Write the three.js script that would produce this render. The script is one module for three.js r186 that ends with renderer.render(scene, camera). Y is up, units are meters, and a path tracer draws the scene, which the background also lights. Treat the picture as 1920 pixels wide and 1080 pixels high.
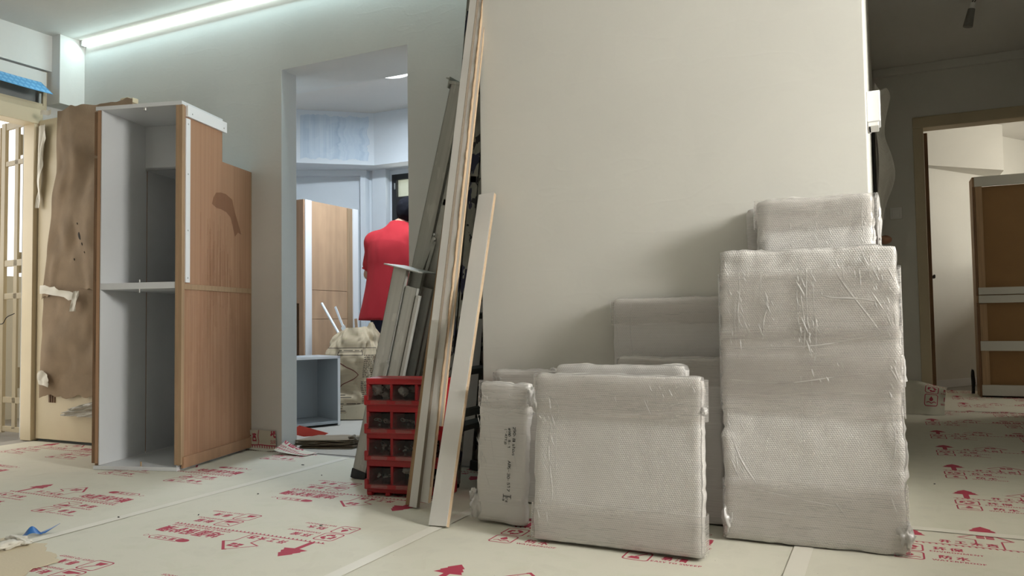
import * as THREE from 'three';
import { RoundedBoxGeometry } from 'three/addons/geometries/RoundedBoxGeometry.js';
import { mergeGeometries, mergeVertices } from 'three/addons/utils/BufferGeometryUtils.js';
import { MarchingCubes } from 'three/addons/objects/MarchingCubes.js';
import { RectAreaLightUniformsLib } from 'three/addons/lights/RectAreaLightUniformsLib.js';

// ---------------------------------------------------------------- camera, sky, lights, exposure
const scene = new THREE.Scene();
const camera = new THREE.PerspectiveCamera(41.06, 1920 / 1080, 0.05, 60);
camera.position.set(0, 0.7, 0);
camera.rotation.order = 'YXZ';
camera.rotation.set(THREE.MathUtils.degToRad(2.4748), THREE.MathUtils.degToRad(25.8695), THREE.MathUtils.degToRad(-0.7948));
scene.add(camera);
const renderer = new THREE.WebGLRenderer({ antialias: true });
renderer.toneMapping = THREE.LinearToneMapping;
renderer.toneMappingExposure = 0.84;
renderer.shadowMap.enabled = true;
RectAreaLightUniformsLib.init();
{ // overcast sky: white, a little brighter overhead
  const w = 64, h = 32, data = new Float32Array(w * h * 4);
  for (let y = 0; y < h; y++) for (let x = 0; x < w; x++) {
    const el = ((y + 0.5) / h - 0.5) * Math.PI, b = el > 0 ? 0.8 + 0.35 * Math.sin(el) : 0.4, i = (y * w + x) * 4;
    data[i] = b; data[i + 1] = b * 0.98; data[i + 2] = b * 0.94; data[i + 3] = 1;
  }
  const t = new THREE.DataTexture(data, w, h, THREE.RGBAFormat, THREE.FloatType);
  t.mapping = THREE.EquirectangularReflectionMapping; t.magFilter = THREE.LinearFilter; t.needsUpdate = true;
  scene.background = t; scene.backgroundIntensity = 3.2;
}
function areaLight(name, rgb, intensity, w, h, pos, look) {
  const l = new THREE.RectAreaLight(new THREE.Color().setRGB(...rgb), intensity, w, h);
  l.name = name; l.position.set(...pos); l.lookAt(...look); scene.add(l); return l;
}
areaLight('living_window_daylight', [1, 0.98, 0.925], 88, 0.80, 0.85, [2.78, 2.05, -1.72], [0, 1.6, -1.95]);
areaLight('entrance_daylight', [1, 0.94, 0.82], 1.2, 1.0, 1.9, [-4.99, 1.0, -2.55], [0, 0.9, -2.55]);
areaLight('far_room_window_daylight', [1, 0.93, 0.8], 14, 1.2, 0.6, [2.93, 1.95, -8.3], [0, 1.2, -8.5]);
areaLight('kitchen_window_daylight', [1, 1, 0.92], 3, 0.7, 0.2, [-3.65, 1.95, -5.83], [-3.65, 1.2, -3]);

// ---------------------------------------------------------------- helpers
const taken = {};
function numbered(name) { const n = taken[name] = (taken[name] ?? -1) + 1; return n ? name + '_' + String(n).padStart(3, '0') : name; }
function rng(seed) { let s = seed >>> 0; return () => { s = (s + 0x6d2b79f5) >>> 0; let t = Math.imul(s ^ (s >>> 15), 1 | s); t = (t + Math.imul(t ^ (t >>> 7), 61 | t)) ^ t; return ((t ^ (t >>> 14)) >>> 0) / 4294967296; }; }
const hash = (x, y, z) => { let h = (x * 374761393 + y * 668265263 + z * 2147483647) | 0; h = Math.imul(h ^ (h >>> 13), 1274126177); return ((h ^ (h >>> 16)) >>> 0) / 4294967295; };
function noise3(x, y, z) {
  const X = Math.floor(x), Y = Math.floor(y), Z = Math.floor(z), f = (t) => t * t * (3 - 2 * t), u = f(x - X), v = f(y - Y), w = f(z - Z), m = (a, b, t) => a + (b - a) * t;
  return 2 * m(m(m(hash(X, Y, Z), hash(X + 1, Y, Z), u), m(hash(X, Y + 1, Z), hash(X + 1, Y + 1, Z), u), v), m(m(hash(X, Y, Z + 1), hash(X + 1, Y, Z + 1), u), m(hash(X, Y + 1, Z + 1), hash(X + 1, Y + 1, Z + 1), u), v), w) - 1;
}
const fbm = (x, y, z, o = 4) => { let s = 0, a = 0.5; for (let i = 0; i < o; i++) { s += a * noise3(x, y, z); x *= 2.03; y *= 2.03; z *= 2.03; a *= 0.5; } return s; };
// tileable 2-D noise with periods px, py in cells
function tnoise(x, y, px, py, s) {
  const X = Math.floor(x), Y = Math.floor(y), f = (t) => t * t * (3 - 2 * t), u = f(x - X), v = f(y - Y), m = (a, b) => ((a % b) + b) % b, h = (i, j) => hash(m(i, px), m(j, py), s);
  const a = h(X, Y), b = h(X + 1, Y), c = h(X, Y + 1), d = h(X + 1, Y + 1);
  return (a + (b - a) * u) * (1 - v) + (c + (d - c) * u) * v;
}
const tfbm = (u, v, px, py, s, o = 4) => { let r = 0, a = 0.5; for (let i = 0; i < o; i++) { r += a * tnoise(u * px, v * py, px, py, s + i); px *= 2; py *= 2; a *= 0.5; } return r / (1 - Math.pow(0.5, o)); };
function dataTex(w, h, fn, srgb) { // fn(u, v) -> [r,g,b] 0..255 or number
  const d = new Uint8Array(w * h * 4);
  for (let y = 0; y < h; y++) for (let x = 0; x < w; x++) {
    const c = fn((x + 0.5) / w, (y + 0.5) / h), i = (y * w + x) * 4;
    if (typeof c === 'number') d[i] = d[i + 1] = d[i + 2] = Math.max(0, Math.min(255, c)); else { d[i] = Math.max(0, Math.min(255, c[0])); d[i + 1] = Math.max(0, Math.min(255, c[1])); d[i + 2] = Math.max(0, Math.min(255, c[2])); }
    d[i + 3] = 255;
  }
  const t = new THREE.DataTexture(d, w, h, THREE.RGBAFormat);
  t.wrapS = t.wrapT = THREE.RepeatWrapping; t.magFilter = THREE.LinearFilter; t.minFilter = THREE.LinearMipmapLinearFilter; t.generateMipmaps = true;
  if (srgb) t.colorSpace = THREE.SRGBColorSpace;
  t.needsUpdate = true; return t;
}
function canvasTex(w, h, draw, srgb = true) {
  const c = document.createElement('canvas'); c.width = w; c.height = h; const g = c.getContext('2d'); draw(g, w, h);
  const t = new THREE.CanvasTexture(c); t.wrapS = t.wrapT = THREE.RepeatWrapping; t.magFilter = THREE.LinearFilter;
  if (srgb) t.colorSpace = THREE.SRGBColorSpace; t.needsUpdate = true; return t;
}
const rep = (t, sx, sy = sx) => { const c = t.clone(); c.repeat.set(1 / sx, 1 / sy); c.needsUpdate = true; return c; };
const std = (o) => new THREE.MeshStandardMaterial(o), phy = (o) => new THREE.MeshPhysicalMaterial(o);
const col = (r, g, b) => new THREE.Color().setRGB(r, g, b);
// uv in metres, taken from the side each vertex faces
function metric(g, ox = 0, oy = 0) {
  const p = g.attributes.position, n = g.attributes.normal, uv = new Float32Array(p.count * 2);
  for (let i = 0; i < p.count; i++) {
    const ax = Math.abs(n.getX(i)), ay = Math.abs(n.getY(i)), az = Math.abs(n.getZ(i)), x = p.getX(i), y = p.getY(i), z = p.getZ(i);
    if (ax >= ay && ax >= az) { uv[2 * i] = z + ox; uv[2 * i + 1] = y + oy; } else if (ay >= az) { uv[2 * i] = x + ox; uv[2 * i + 1] = z + oy; } else { uv[2 * i] = x + ox; uv[2 * i + 1] = y + oy; }
  }
  g.setAttribute('uv', new THREE.BufferAttribute(uv, 2)); return g;
}
const cb = (w, h, d, r = 0.0015) => metric(new RoundedBoxGeometry(w, h, d, 1, Math.min(r, w / 2.2, h / 2.2, d / 2.2)));
// box between two corners
const bx = (x0, y0, z0, x1, y1, z1, r = 0.0015) => { const g = new RoundedBoxGeometry(Math.abs(x1 - x0), Math.abs(y1 - y0), Math.abs(z1 - z0), 1, Math.min(r, Math.abs(x1 - x0) / 2.2, Math.abs(y1 - y0) / 2.2, Math.abs(z1 - z0) / 2.2)); g.translate((x0 + x1) / 2, (y0 + y1) / 2, (z0 + z1) / 2); return metric(g); };
const plain = (x0, y0, z0, x1, y1, z1) => { const g = new THREE.BoxGeometry(Math.abs(x1 - x0), Math.abs(y1 - y0), Math.abs(z1 - z0)); g.translate((x0 + x1) / 2, (y0 + y1) / 2, (z0 + z1) / 2); return metric(g); };
const strip = (g) => { const n = g.index ? g.toNonIndexed() : g; for (const k of Object.keys(n.attributes)) if (!['position', 'normal', 'uv'].includes(k)) n.deleteAttribute(k); return n; };
const merge = (list) => mergeGeometries(list.map(strip));
function shade(m) { m.castShadow = m.receiveShadow = true; return m; }
function part(parent, name, geo, material, label) {
  const m = shade(new THREE.Mesh(Array.isArray(geo) ? merge(geo) : geo, material));
  m.name = parent === scene ? numbered(name) : numbered2(parent, name);
  parent.add(m); if (label) m.userData.label = label; return m;
}
function numbered2(parent, name) { let k = 0, n = name; while (parent.children.some((c) => c.name === n)) n = name + '_' + String(++k).padStart(3, '0'); return n; }
function thing(name, label, category, pos = [0, 0, 0], turn = 0, group) {
  const o = new THREE.Group(); o.name = numbered(name); o.position.set(...pos); o.rotation.y = turn; o.userData = { label, category };
  if (group) o.userData.group = group; scene.add(o); return o;
}
function tag(m, label, category, group) { m.userData.label = label; m.userData.category = category; if (group) m.userData.group = group; return m; }
function struct(name, geo, material, parent = scene) { const m = part(parent, name, geo, material); if (parent === scene) { m.name = name; m.userData.kind = 'structure'; } return m; }
function structGroup(name) { const o = new THREE.Group(); o.name = name; o.userData = { kind: 'structure' }; scene.add(o); return o; }
// geometry of a straight bar of section w (across) by t, from p to q; 'out' is the way its broad face looks
function bar(p, q, w, t, out = [0, 0, 1], r = 0.001) {
  const a = new THREE.Vector3(...p), b = new THREE.Vector3(...q), y = b.clone().sub(a), L = y.length(); y.normalize();
  const z = new THREE.Vector3(...out); z.addScaledVector(y, -z.dot(y)).normalize(); const x = y.clone().cross(z);
  const g = cb(w, L, t, r); g.applyMatrix4(new THREE.Matrix4().makeBasis(x, y, z).setPosition(a.add(b).multiplyScalar(0.5))); return g;
}
const vec = (a) => new THREE.Vector3(...a);
const tube = (pts, r, seg = 24, rad = 6) => new THREE.TubeGeometry(new THREE.CatmullRomCurve3(pts.map(vec)), seg, r, rad);
const cyl = (p, q, r, seg = 16, r2 = r) => { const a = vec(p), b = vec(q), d = b.clone().sub(a), g = new THREE.CylinderGeometry(r2, r, d.length(), seg); g.applyQuaternion(new THREE.Quaternion().setFromUnitVectors(new THREE.Vector3(0, 1, 0), d.clone().normalize())); g.translate(...a.add(b).multiplyScalar(0.5).toArray()); return g; };
// a sheet: f(s, t) -> [x, y, z], s and t 0..1, given thickness by a second skin
function sheet(nx, ny, f, uvf = (s, t) => [s, t], thick = 0.0012) {
  const P = [], U = [], I = [], at = (i, j) => i * (ny + 1) + j, e = 1e-3;
  const pts = [], nor = [];
  for (let i = 0; i <= nx; i++) for (let j = 0; j <= ny; j++) {
    const s = i / nx, t = j / ny, p = vec(f(s, t)), a = vec(f(Math.min(1, s + e), t)).sub(vec(f(Math.max(0, s - e), t))), b = vec(f(s, Math.min(1, t + e))).sub(vec(f(s, Math.max(0, t - e))));
    pts.push(p); nor.push(a.cross(b).normalize()); U.push(...uvf(s, t));
  }
  pts.forEach((p, k) => P.push(p.x + nor[k].x * thick / 2, p.y + nor[k].y * thick / 2, p.z + nor[k].z * thick / 2));
  const N = pts.length; pts.forEach((p, k) => P.push(p.x - nor[k].x * thick / 2, p.y - nor[k].y * thick / 2, p.z - nor[k].z * thick / 2));
  for (let i = 0; i < nx; i++) for (let j = 0; j < ny; j++) { const a = at(i, j), b = at(i + 1, j), c = at(i + 1, j + 1), d = at(i, j + 1); I.push(a, b, c, a, c, d, N + a, N + c, N + b, N + a, N + d, N + c); }
  const rim = (a, b) => I.push(a, N + a, N + b, a, N + b, b);
  for (let i = 0; i < nx; i++) { rim(at(i, 0), at(i + 1, 0)); rim(at(i + 1, ny), at(i, ny)); }
  for (let j = 0; j < ny; j++) { rim(at(0, j + 1), at(0, j)); rim(at(nx, j), at(nx, j + 1)); }
  const g = new THREE.BufferGeometry(); g.setAttribute('position', new THREE.Float32BufferAttribute(P, 3)); g.setAttribute('uv', new THREE.Float32BufferAttribute(U.concat(U), 2)); g.setIndex(I); g.computeVertexNormals(); return g;
}

// ---------------------------------------------------------------- textures and materials
const T = {};
T.plaster = dataTex(512, 512, (u, v) => 110 + 75 * (tfbm(u, v, 6, 6, 1, 5) - 0.5) + 40 * (tnoise(u * 160, v * 160, 160, 160, 9) - 0.5) + 60 * Math.pow(Math.max(0, 1 - Math.abs(tfbm(u + 0.02 * v, v, 5, 14, 31, 3) - 0.5) * 14), 3));
T.plasterTone = dataTex(512, 512, (u, v) => { const a = 247 + 16 * (tfbm(u, v, 4, 4, 51, 4) - 0.5); return [a, a, a]; }, true);
T.grain = dataTex(256, 1024, (u, v) => { const w = tfbm(u + 0.05 * tfbm(u, v, 3, 2, 3, 3), v, 40, 4, 4, 3), k = tfbm(u, v, 9, 2, 7, 4), f = tnoise(u * 128, v * 30, 128, 30, 13); const a = 0.80 + 0.22 * (w - 0.5) + 0.35 * (k - 0.5) - 0.09 * (f > 0.82 ? 1 : 0); return [225 * a, 205 * a, 188 * a]; }, true);
T.weave = dataTex(256, 256, (u, v) => 128 + 60 * Math.sin(u * Math.PI * 2 * 32) * Math.sin(v * Math.PI * 2 * 32) + 60 * (tnoise(u * 64, v * 64, 64, 64, 2) - 0.5));
T.felt = dataTex(256, 256, (u, v) => 128 + 150 * (tfbm(u, v, 24, 24, 77, 3) - 0.5));
T.feltTone = dataTex(256, 256, (u, v) => { const a = 1 + 0.22 * (tfbm(u, v, 5, 5, 78, 5) - 0.5); return [146 * a, 127 * a, 106 * a]; }, true);
T.grainSoft = dataTex(256, 512, (u, v) => { const k = tfbm(u + 0.04 * tfbm(u, v, 3, 2, 3, 2), v, 14, 2, 27, 4), b = tfbm(u, v, 4, 5, 67, 4); const a = 0.93 + 0.10 * (k - 0.5) + 0.16 * (b - 0.5); return [250 * a, 240 * a, 228 * a]; }, true);
T.haze = dataTex(512, 512, (u, v) => { const s = tfbm(u + 0.04 * tnoise(u * 4, v * 4, 4, 4, 8), v, 3, 90, 65, 3), b = tfbm(u, v, 5, 9, 95, 4), f = Math.pow(Math.max(0, 1 - Math.abs(tfbm(u + 0.3 * v, v, 4, 40, 31, 3) - 0.5) * 16), 2); return 62 + 230 * Math.max(0, s - 0.42) * (0.3 + b) + 110 * f * b; });
T.bubble = dataTex(512, 512, (u, v) => { // 10 x 12 bubbles in hexagonal rows, over a tile 0.105 m wide, 0.109 m high
  const x = u * 10, y = v * 12, row = Math.floor(y); let best = 9;
  for (let dy = -1; dy <= 1; dy++) for (let dx = -1; dx <= 2; dx++) { const ry = row + dy, cx = Math.floor(x) + dx + (((ry % 2) + 2) % 2) * 0.5, d = Math.hypot((x - cx), (y - ry - 0.5) * 0.87); best = Math.min(best, d); }
  const k = Math.min(1, best / 0.46); return 20 + 215 * Math.sqrt(Math.max(0, 1 - k * k)) + 20 * (tfbm(u, v, 8, 8, 3, 3) - 0.5);
});
T.streak = dataTex(512, 512, (u, v) => 120 + 170 * (tfbm(u + 0.03 * tnoise(u * 4, v * 4, 4, 4, 8), v, 3, 70, 5, 3) - 0.5) + 90 * (tfbm(u, v, 4, 12, 15, 4) - 0.5));
T.brush = dataTex(256, 256, (u, v) => 140 + 90 * (tfbm(u, v, 90, 3, 5, 3) - 0.5));
T.alu = dataTex(256, 512, (u, v) => { const a = 0.92 + 0.12 * (tfbm(u, v, 30, 3, 25, 4) - 0.5), s = tfbm(u, v, 12, 26, 41, 4) > 0.66 ? 1.06 : 1; return [196 * a * s, 196 * a * s, 188 * a * s]; }, true);

const M = {};
M.wall = std({ color: col(0.775, 0.765, 0.71), roughness: 0.86, map: rep(T.plasterTone, 2.3), bumpMap: rep(T.plaster, 1.7), bumpScale: 0.0011 });
M.wallCool = std({ color: col(0.78, 0.79, 0.77), roughness: 0.86, map: rep(T.plasterTone, 2.3), bumpMap: rep(T.plaster, 1.3), bumpScale: 0.0009 });
M.wallKitchen = std({ color: col(0.74, 0.785, 0.825), roughness: 0.86, map: rep(T.plasterTone, 1.3), bumpMap: rep(T.plaster, 1.3), bumpScale: 0.0008 });
M.shadedLaminate = std({ color: col(0.40, 0.43, 0.45), roughness: 0.4 });  // white laminate coloured grey to put in the shade inside the cabinet
M.ceiling = std({ color: col(0.78, 0.77, 0.73), roughness: 0.9, map: rep(T.plasterTone, 3.1), bumpMap: rep(T.plaster, 1.9), bumpScale: 0.0012 });
M.concrete = std({ color: col(0.36, 0.34, 0.31), roughness: 0.9, map: rep(T.plasterTone, 1.1) });
M.cream = std({ color: col(0.72, 0.62, 0.44), roughness: 0.45, map: rep(T.plasterTone, 0.9) });
M.creamDull = std({ color: col(0.62, 0.53, 0.37), roughness: 0.55, map: rep(T.plasterTone, 0.7) });
M.laminate = std({ color: col(0.74, 0.76, 0.78), roughness: 0.38, map: rep(T.plasterTone, 1.7) });
M.whiteTrim = std({ color: col(0.83, 0.84, 0.85), roughness: 0.4 });
M.ply = std({ color: col(0.47, 0.30, 0.195), roughness: 0.62, map: rep(T.grainSoft, 0.4, 1.9), bumpMap: rep(T.brush, 0.3, 1), bumpScale: 0.0003 });
M.plyLight = std({ color: col(0.62, 0.44, 0.30), roughness: 0.65, map: rep(T.grainSoft, 0.5, 1.3) });
M.plyEdge = std({ color: col(0.46, 0.34, 0.225), roughness: 0.7, map: rep(T.grainSoft, 0.06, 0.9) });
M.plyDark = std({ color: col(0.34, 0.235, 0.145), roughness: 0.7, map: rep(T.grain, 0.25, 0.8) });
M.brownBoard = std({ color: col(0.27, 0.15, 0.055), roughness: 0.6, map: rep(T.plasterTone, 0.5) });
M.paper = std({ color: col(0.70, 0.68, 0.60), roughness: 0.8 });
M.tape = std({ color: col(0.73, 0.70, 0.62), roughness: 0.55, bumpMap: rep(T.streak, 0.2), bumpScale: 0.0004 });
M.kraft = std({ color: col(0.62, 0.53, 0.38), roughness: 0.8, bumpMap: rep(T.felt, 0.12), bumpScale: 0.0006 });
M.cloth = std({ map: rep(T.feltTone, 0.5), roughness: 0.95, bumpMap: rep(T.felt, 0.08), bumpScale: 0.0012 });
M.alu = std({ map: rep(T.alu, 0.3, 2.2), metalness: 0.05, roughness: 0.48, bumpMap: rep(T.brush, 0.1, 0.5), bumpScale: 0.0002 });
M.aluDark = std({ color: col(0.11, 0.115, 0.11), metalness: 0.3, roughness: 0.6, bumpMap: rep(T.brush, 0.1, 0.5), bumpScale: 0.0002 });
M.black = std({ color: col(0.018, 0.019, 0.02), roughness: 0.5 });
M.rubber = std({ color: col(0.03, 0.032, 0.035), roughness: 0.75 });
M.steel = std({ color: col(0.55, 0.55, 0.53), metalness: 0.9, roughness: 0.35 });
M.red = std({ color: col(0.36, 0.012, 0.016), roughness: 0.42 });
M.redShirt = std({ color: col(0.36, 0.010, 0.017), roughness: 0.92, bumpMap: rep(T.weave, 0.05), bumpScale: 0.0004 });
M.navy = std({ color: col(0.012, 0.016, 0.04), roughness: 0.9 });
M.skin = phy({ color: col(0.42, 0.24, 0.16), roughness: 0.55 });
M.hair = phy({ color: col(0.007, 0.007, 0.010), roughness: 0.9, specularIntensity: 0.25, bumpMap: rep(T.brush, 0.04, 0.12), bumpScale: 0.0012 });
M.wrap = phy({ color: col(0.67, 0.65, 0.625), roughness: 0.42, clearcoat: 1, clearcoatRoughness: 0.24, bumpMap: rep(T.bubble, 0.07, 0.0728), bumpScale: 0.0008 });
M.wrapFlat = phy({ color: col(0.67, 0.65, 0.625), roughness: 0.4, clearcoat: 0.6, clearcoatRoughness: 0.2, bumpMap: rep(T.streak, 0.5, 0.35), bumpScale: 0.002 });
M.film = phy({ color: col(0.95, 0.94, 0.93), roughness: 0.36, transmission: 0.95, thickness: 0, ior: 1.5, bumpMap: rep(T.haze, 0.55, 0.22), bumpScale: 0.006 });
M.filmClear = phy({ color: col(0.98, 0.98, 0.97), roughness: 0.16, transmission: 1, thickness: 0, ior: 1.5, bumpMap: rep(T.streak, 0.4, 0.2), bumpScale: 0.003 });
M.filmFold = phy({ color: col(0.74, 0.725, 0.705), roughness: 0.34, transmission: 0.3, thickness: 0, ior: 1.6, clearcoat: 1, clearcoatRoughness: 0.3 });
M.glint = phy({ color: col(0.93, 0.93, 0.92), roughness: 0.12, transmission: 0.8, thickness: 0, ior: 1.6 });
M.clearPlastic = phy({ color: col(0.93, 0.93, 0.92), roughness: 0.12, transmission: 1, thickness: 0, ior: 1.5 });
M.plasticSheet = phy({ color: col(0.80, 0.78, 0.72), roughness: 0.6, transmission: 0.5, thickness: 0, ior: 1.45, bumpMap: rep(T.streak, 0.5), bumpScale: 0.004 });
M.glass = phy({ color: col(0.96, 0.98, 0.97), roughness: 0.03, transmission: 1, thickness: 0, ior: 1.5 });
M.frosted = phy({ color: col(0.95, 0.97, 0.90), roughness: 0.6, transmission: 0.9, thickness: 0, ior: 1.45, emissive: col(0.9, 0.95, 0.72), emissiveIntensity: 1.7, bumpMap: rep(T.streak, 0.3), bumpScale: 0.003 });  // emissive stands in for daylight coming through the pane
M.darkGlass = phy({ color: col(0.02, 0.022, 0.025), roughness: 0.08 });
M.socket = std({ color: col(0.82, 0.82, 0.80), roughness: 0.35 });
M.card = std({ color: col(0.25, 0.20, 0.14), roughness: 0.85, bumpMap: rep(T.felt, 0.2), bumpScale: 0.001 });
M.cardDark = std({ color: col(0.17, 0.14, 0.10), roughness: 0.9 });
M.dust = std({ color: col(0.05, 0.045, 0.04), roughness: 0.9 });

// ---- the print on the floor paper: strokes of each character on a 100 x 100 field
const GLYPH = {
  di: '5,35-38,35;21,10-21,75;3,80-40,68;42,48-92,32-90,68-78,66;67,8-67,72;52,25-52,85-60,90-92,90-95,75',
  mian: '5,10-95,10;50,10-42,25;15,28-85,28-85,92-15,92-15,28;38,28-38,92;62,28-62,92;38,50-62,50;38,70-62,70',
  bao: '28,5-8,45;20,30-20,95;42,10-88,10-88,38-42,38-42,10;35,55-95,55;65,38-65,95;62,58-36,88;68,58-95,88',
  hu: '5,28-40,28;24,5-24,88-12,82;5,60-40,50;66,3-72,14;50,22-90,22-90,50-50,50;50,22-50,55-38,95',
  mo: '10,8-38,8-38,92-28,90;10,8-10,55-4,95;10,35-38,35;10,60-38,60;45,15-97,15;60,5-60,25;82,5-82,25;52,32-90,32-90,60-52,60-52,32;52,46-90,46;46,72-97,72;70,62-70,75-46,96;72,75-96,96',
  kai: '12,12-88,12;5,48-95,48;34,12-34,60-18,95;68,12-68,95', gong: '12,15-88,15;50,15-50,85;4,85-96,85', da: '6,36-94,36;50,5-48,45-10,95;52,42-92,95',
  ji: '8,18-92,18;50,3-50,40;18,40-82,40;20,56-80,56-80,94-20,94-20,56',
  huan: '5,12-40,12;5,45-38,45;22,12-22,80;3,86-42,74;46,12-97,12;72,14-42,58;70,35-70,95;74,45-96,65',
  fang: '12,8-12,95;12,8-36,8-24,38-36,55-26,66;68,3-74,14;44,22-97,22;62,24-58,65-40,95;60,48-88,48-84,92-72,90',
  shui: '50,4-50,95-38,88;8,32-38,32-10,82;88,22-58,45-94,88',
  nai: '3,10-50,10;26,10-20,30;8,32-48,32-48,92;8,32-8,92;22,34-22,88;35,34-35,88;55,35-97,35;82,6-82,92-70,88;62,52-70,66',
  mos: '50,2-50,10;10,12-95,12;12,12-8,60-2,92;18,30-50,30;34,18-34,52;34,32-20,50;54,30-92,30;73,18-73,52;72,32-56,50;18,60-92,60;50,60-22,92;38,72-84,72-84,94-38,94-38,72',
  yi: '25,6-78,6-78,42-25,42-25,6;25,24-78,24;30,52-88,52-80,94-66,90;30,52-8,75;48,58-20,92;66,58-40,94',
  qing: '10,10-20,20;5,38-16,46;4,90-20,60;36,12-92,12;36,26-92,26;30,40-97,40;64,4-64,40;42,50-86,50-86,95-76,92;42,50-42,95;42,64-86,64;42,78-86,78',
};
const INK = '#b63c56';
function drawPrint(g, S) { // draws in metres: p to the right, q up from the ruled line; g is set so that y grows downwards; S pixels per metre
  g.strokeStyle = g.fillStyle = INK; g.lineJoin = 'miter'; g.lineCap = 'butt';
  const L = (pts, w, close) => { g.lineWidth = w; g.beginPath(); pts.forEach(([p, q], i) => (i ? g.lineTo(p, -q) : g.moveTo(p, -q))); if (close) g.closePath(); g.stroke(); };
  const F = (pts) => { g.beginPath(); pts.forEach(([p, q], i) => (i ? g.lineTo(p, -q) : g.moveTo(p, -q))); g.closePath(); g.fill(); };
  const R = (p, q, w, h, r, lw) => { g.lineWidth = lw; g.beginPath(); g.roundRect(p, -q - h, w, h, r); g.stroke(); };
  const glyph = (n, p, q, w, h, lw) => { for (const s of GLYPH[n].split(';')) L(s.split('-').map((k) => { const [a, b] = k.split(',').map(Number); return [p + (a / 100) * w, q + h - (b / 100) * h]; }), lw); };
  const text = (s, p, q, h, w) => { g.save(); g.translate(p, -q); g.font = 'bold 100px sans-serif'; const m = g.measureText(s).width; g.scale(w / m, h / 72); g.fillText(s, 0, 0); g.restore(); };
  L([[0, 0], [0.67, 0]], 0.0045);
  for (let i = 0; i < 38; i++) F([[0.006 + i * 0.0176, 0], [0.012 + i * 0.0176, 0], [0.017 + i * 0.0176, -0.012], [0.011 + i * 0.0176, -0.012]]);
  F([[0.036, 0], [0.036, 0.075], [0, 0.08], [0.012, 0.098], [0.008, 0.104], [0.022, 0.122], [0.018, 0.128], [0.046, 0.16], [0.074, 0.128], [0.07, 0.122], [0.084, 0.104], [0.08, 0.098], [0.092, 0.08], [0.056, 0.075], [0.056, 0]]);
  L([[0.228, 0.014], [0.228, 0.085], [0.183, 0.102], [0.258, 0.172], [0.328, 0.102], [0.298, 0.085], [0.298, 0.002]], 0.005);
  L([[0.25, 0.166], [0.258, 0.172], [0.332, 0.1]], 0.009);
  for (const [a, b] of [[0, 0], [1, 0], [0, 1], [1, 1]]) F([[0.234 + a * 0.026, 0.106 + b * 0.018], [0.256 + a * 0.026, 0.106 + b * 0.018], [0.256 + a * 0.026, 0.121 + b * 0.018], [0.234 + a * 0.026, 0.121 + b * 0.018]]);
  ['kai', 'gong', 'da', 'ji'].forEach((n, i) => glyph(n, 0.125 + i * 0.042, 0.016, 0.036, 0.036, 0.006));
  ['di', 'mian', 'bao', 'hu', 'mo'].forEach((n, i) => glyph(n, 0.385 + i * 0.056, 0.032, 0.052, 0.066, 0.0085));
  text('SURFACE PROTECTION FILM', 0.385, 0.008, 0.016, 0.275);
  g.beginPath(); g.ellipse(0.46, -0.152, 0.026, 0.017, 0, 0, 7); g.fill();
  L([[0.47, 0.136], [0.595, 0.136], [0.612, 0.152], [0.595, 0.17], [0.47, 0.17]], 0.004);
  for (const [i, n] of [[0, 'mian'], [1, 'da'], [2, 'hu']]) glyph(n, 0.492 + i * 0.033, 0.143, 0.026, 0.02, 0.004);
  g.lineWidth = 0.002; g.beginPath(); g.arc(0.632, -0.15, 0.008, 0, 7); g.stroke();
  const icon = (p, q, k) => {
    R(p, q, 0.076, 0.076, 0.012, 0.005);
    const c = p + 0.038, d = q + 0.038;
    if (k === 0) for (let i = 0; i < 3; i++) { const a = i * 2.0944 + 0.5; g.lineWidth = 0.013; g.beginPath(); g.arc(c, -d, 0.02, a, a + 1.25); g.stroke(); F([0, 1, 2].map((j) => [c + Math.cos(a + (j === 0 ? 1.9 : 1.2)) * (j === 0 ? 0.02 : j === 1 ? 0.008 : 0.032), d - Math.sin(a + (j === 0 ? 1.9 : 1.2)) * (j === 0 ? 0.02 : j === 1 ? 0.008 : 0.032)])); }
    if (k === 1) { F([[c, d + 0.026], [c + 0.013, d + 0.004], [c + 0.006, d - 0.008], [c - 0.006, d - 0.008], [c - 0.013, d + 0.004]]); L([[p + 0.01, q + 0.02], [p + 0.024, q + 0.026], [p + 0.04, q + 0.016], [p + 0.056, q + 0.026], [p + 0.068, q + 0.018]], 0.005); }
    if (k === 2) { F([[p + 0.01, q + 0.012], [p + 0.066, q + 0.012], [p + 0.066, q + 0.034], [p + 0.04, q + 0.034], [p + 0.024, q + 0.024], [p + 0.01, q + 0.022]]); L([[p + 0.012, q + 0.06], [p + 0.036, q + 0.046], [p + 0.064, q + 0.064]], 0.004); }
    if (k === 3) { F([[p + 0.012, q + 0.012], [p + 0.05, q + 0.012], [p + 0.044, q + 0.034], [p + 0.02, q + 0.034]]); L([[p + 0.032, q + 0.034], [p + 0.06, q + 0.068]], 0.006); }
  };
  icon(0.002, -0.108, 0); glyph('huan', 0.105, -0.078, 0.036, 0.036, 0.0055); glyph('bao', 0.149, -0.078, 0.036, 0.036, 0.0055); text('ENVIRONMENT', 0.094, -0.101, 0.013, 0.14);
  icon(0.002, -0.196, 1); glyph('fang', 0.115, -0.166, 0.036, 0.036, 0.0055); glyph('shui', 0.159, -0.166, 0.036, 0.036, 0.0055); text('WATERPROOF', 0.098, -0.19, 0.013, 0.135);
  icon(0.447, -0.108, 2); glyph('nai', 0.553, -0.078, 0.036, 0.036, 0.0055); glyph('mos', 0.597, -0.078, 0.036, 0.036, 0.005); text('WEARPROOF', 0.538, -0.101, 0.013, 0.12);
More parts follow.
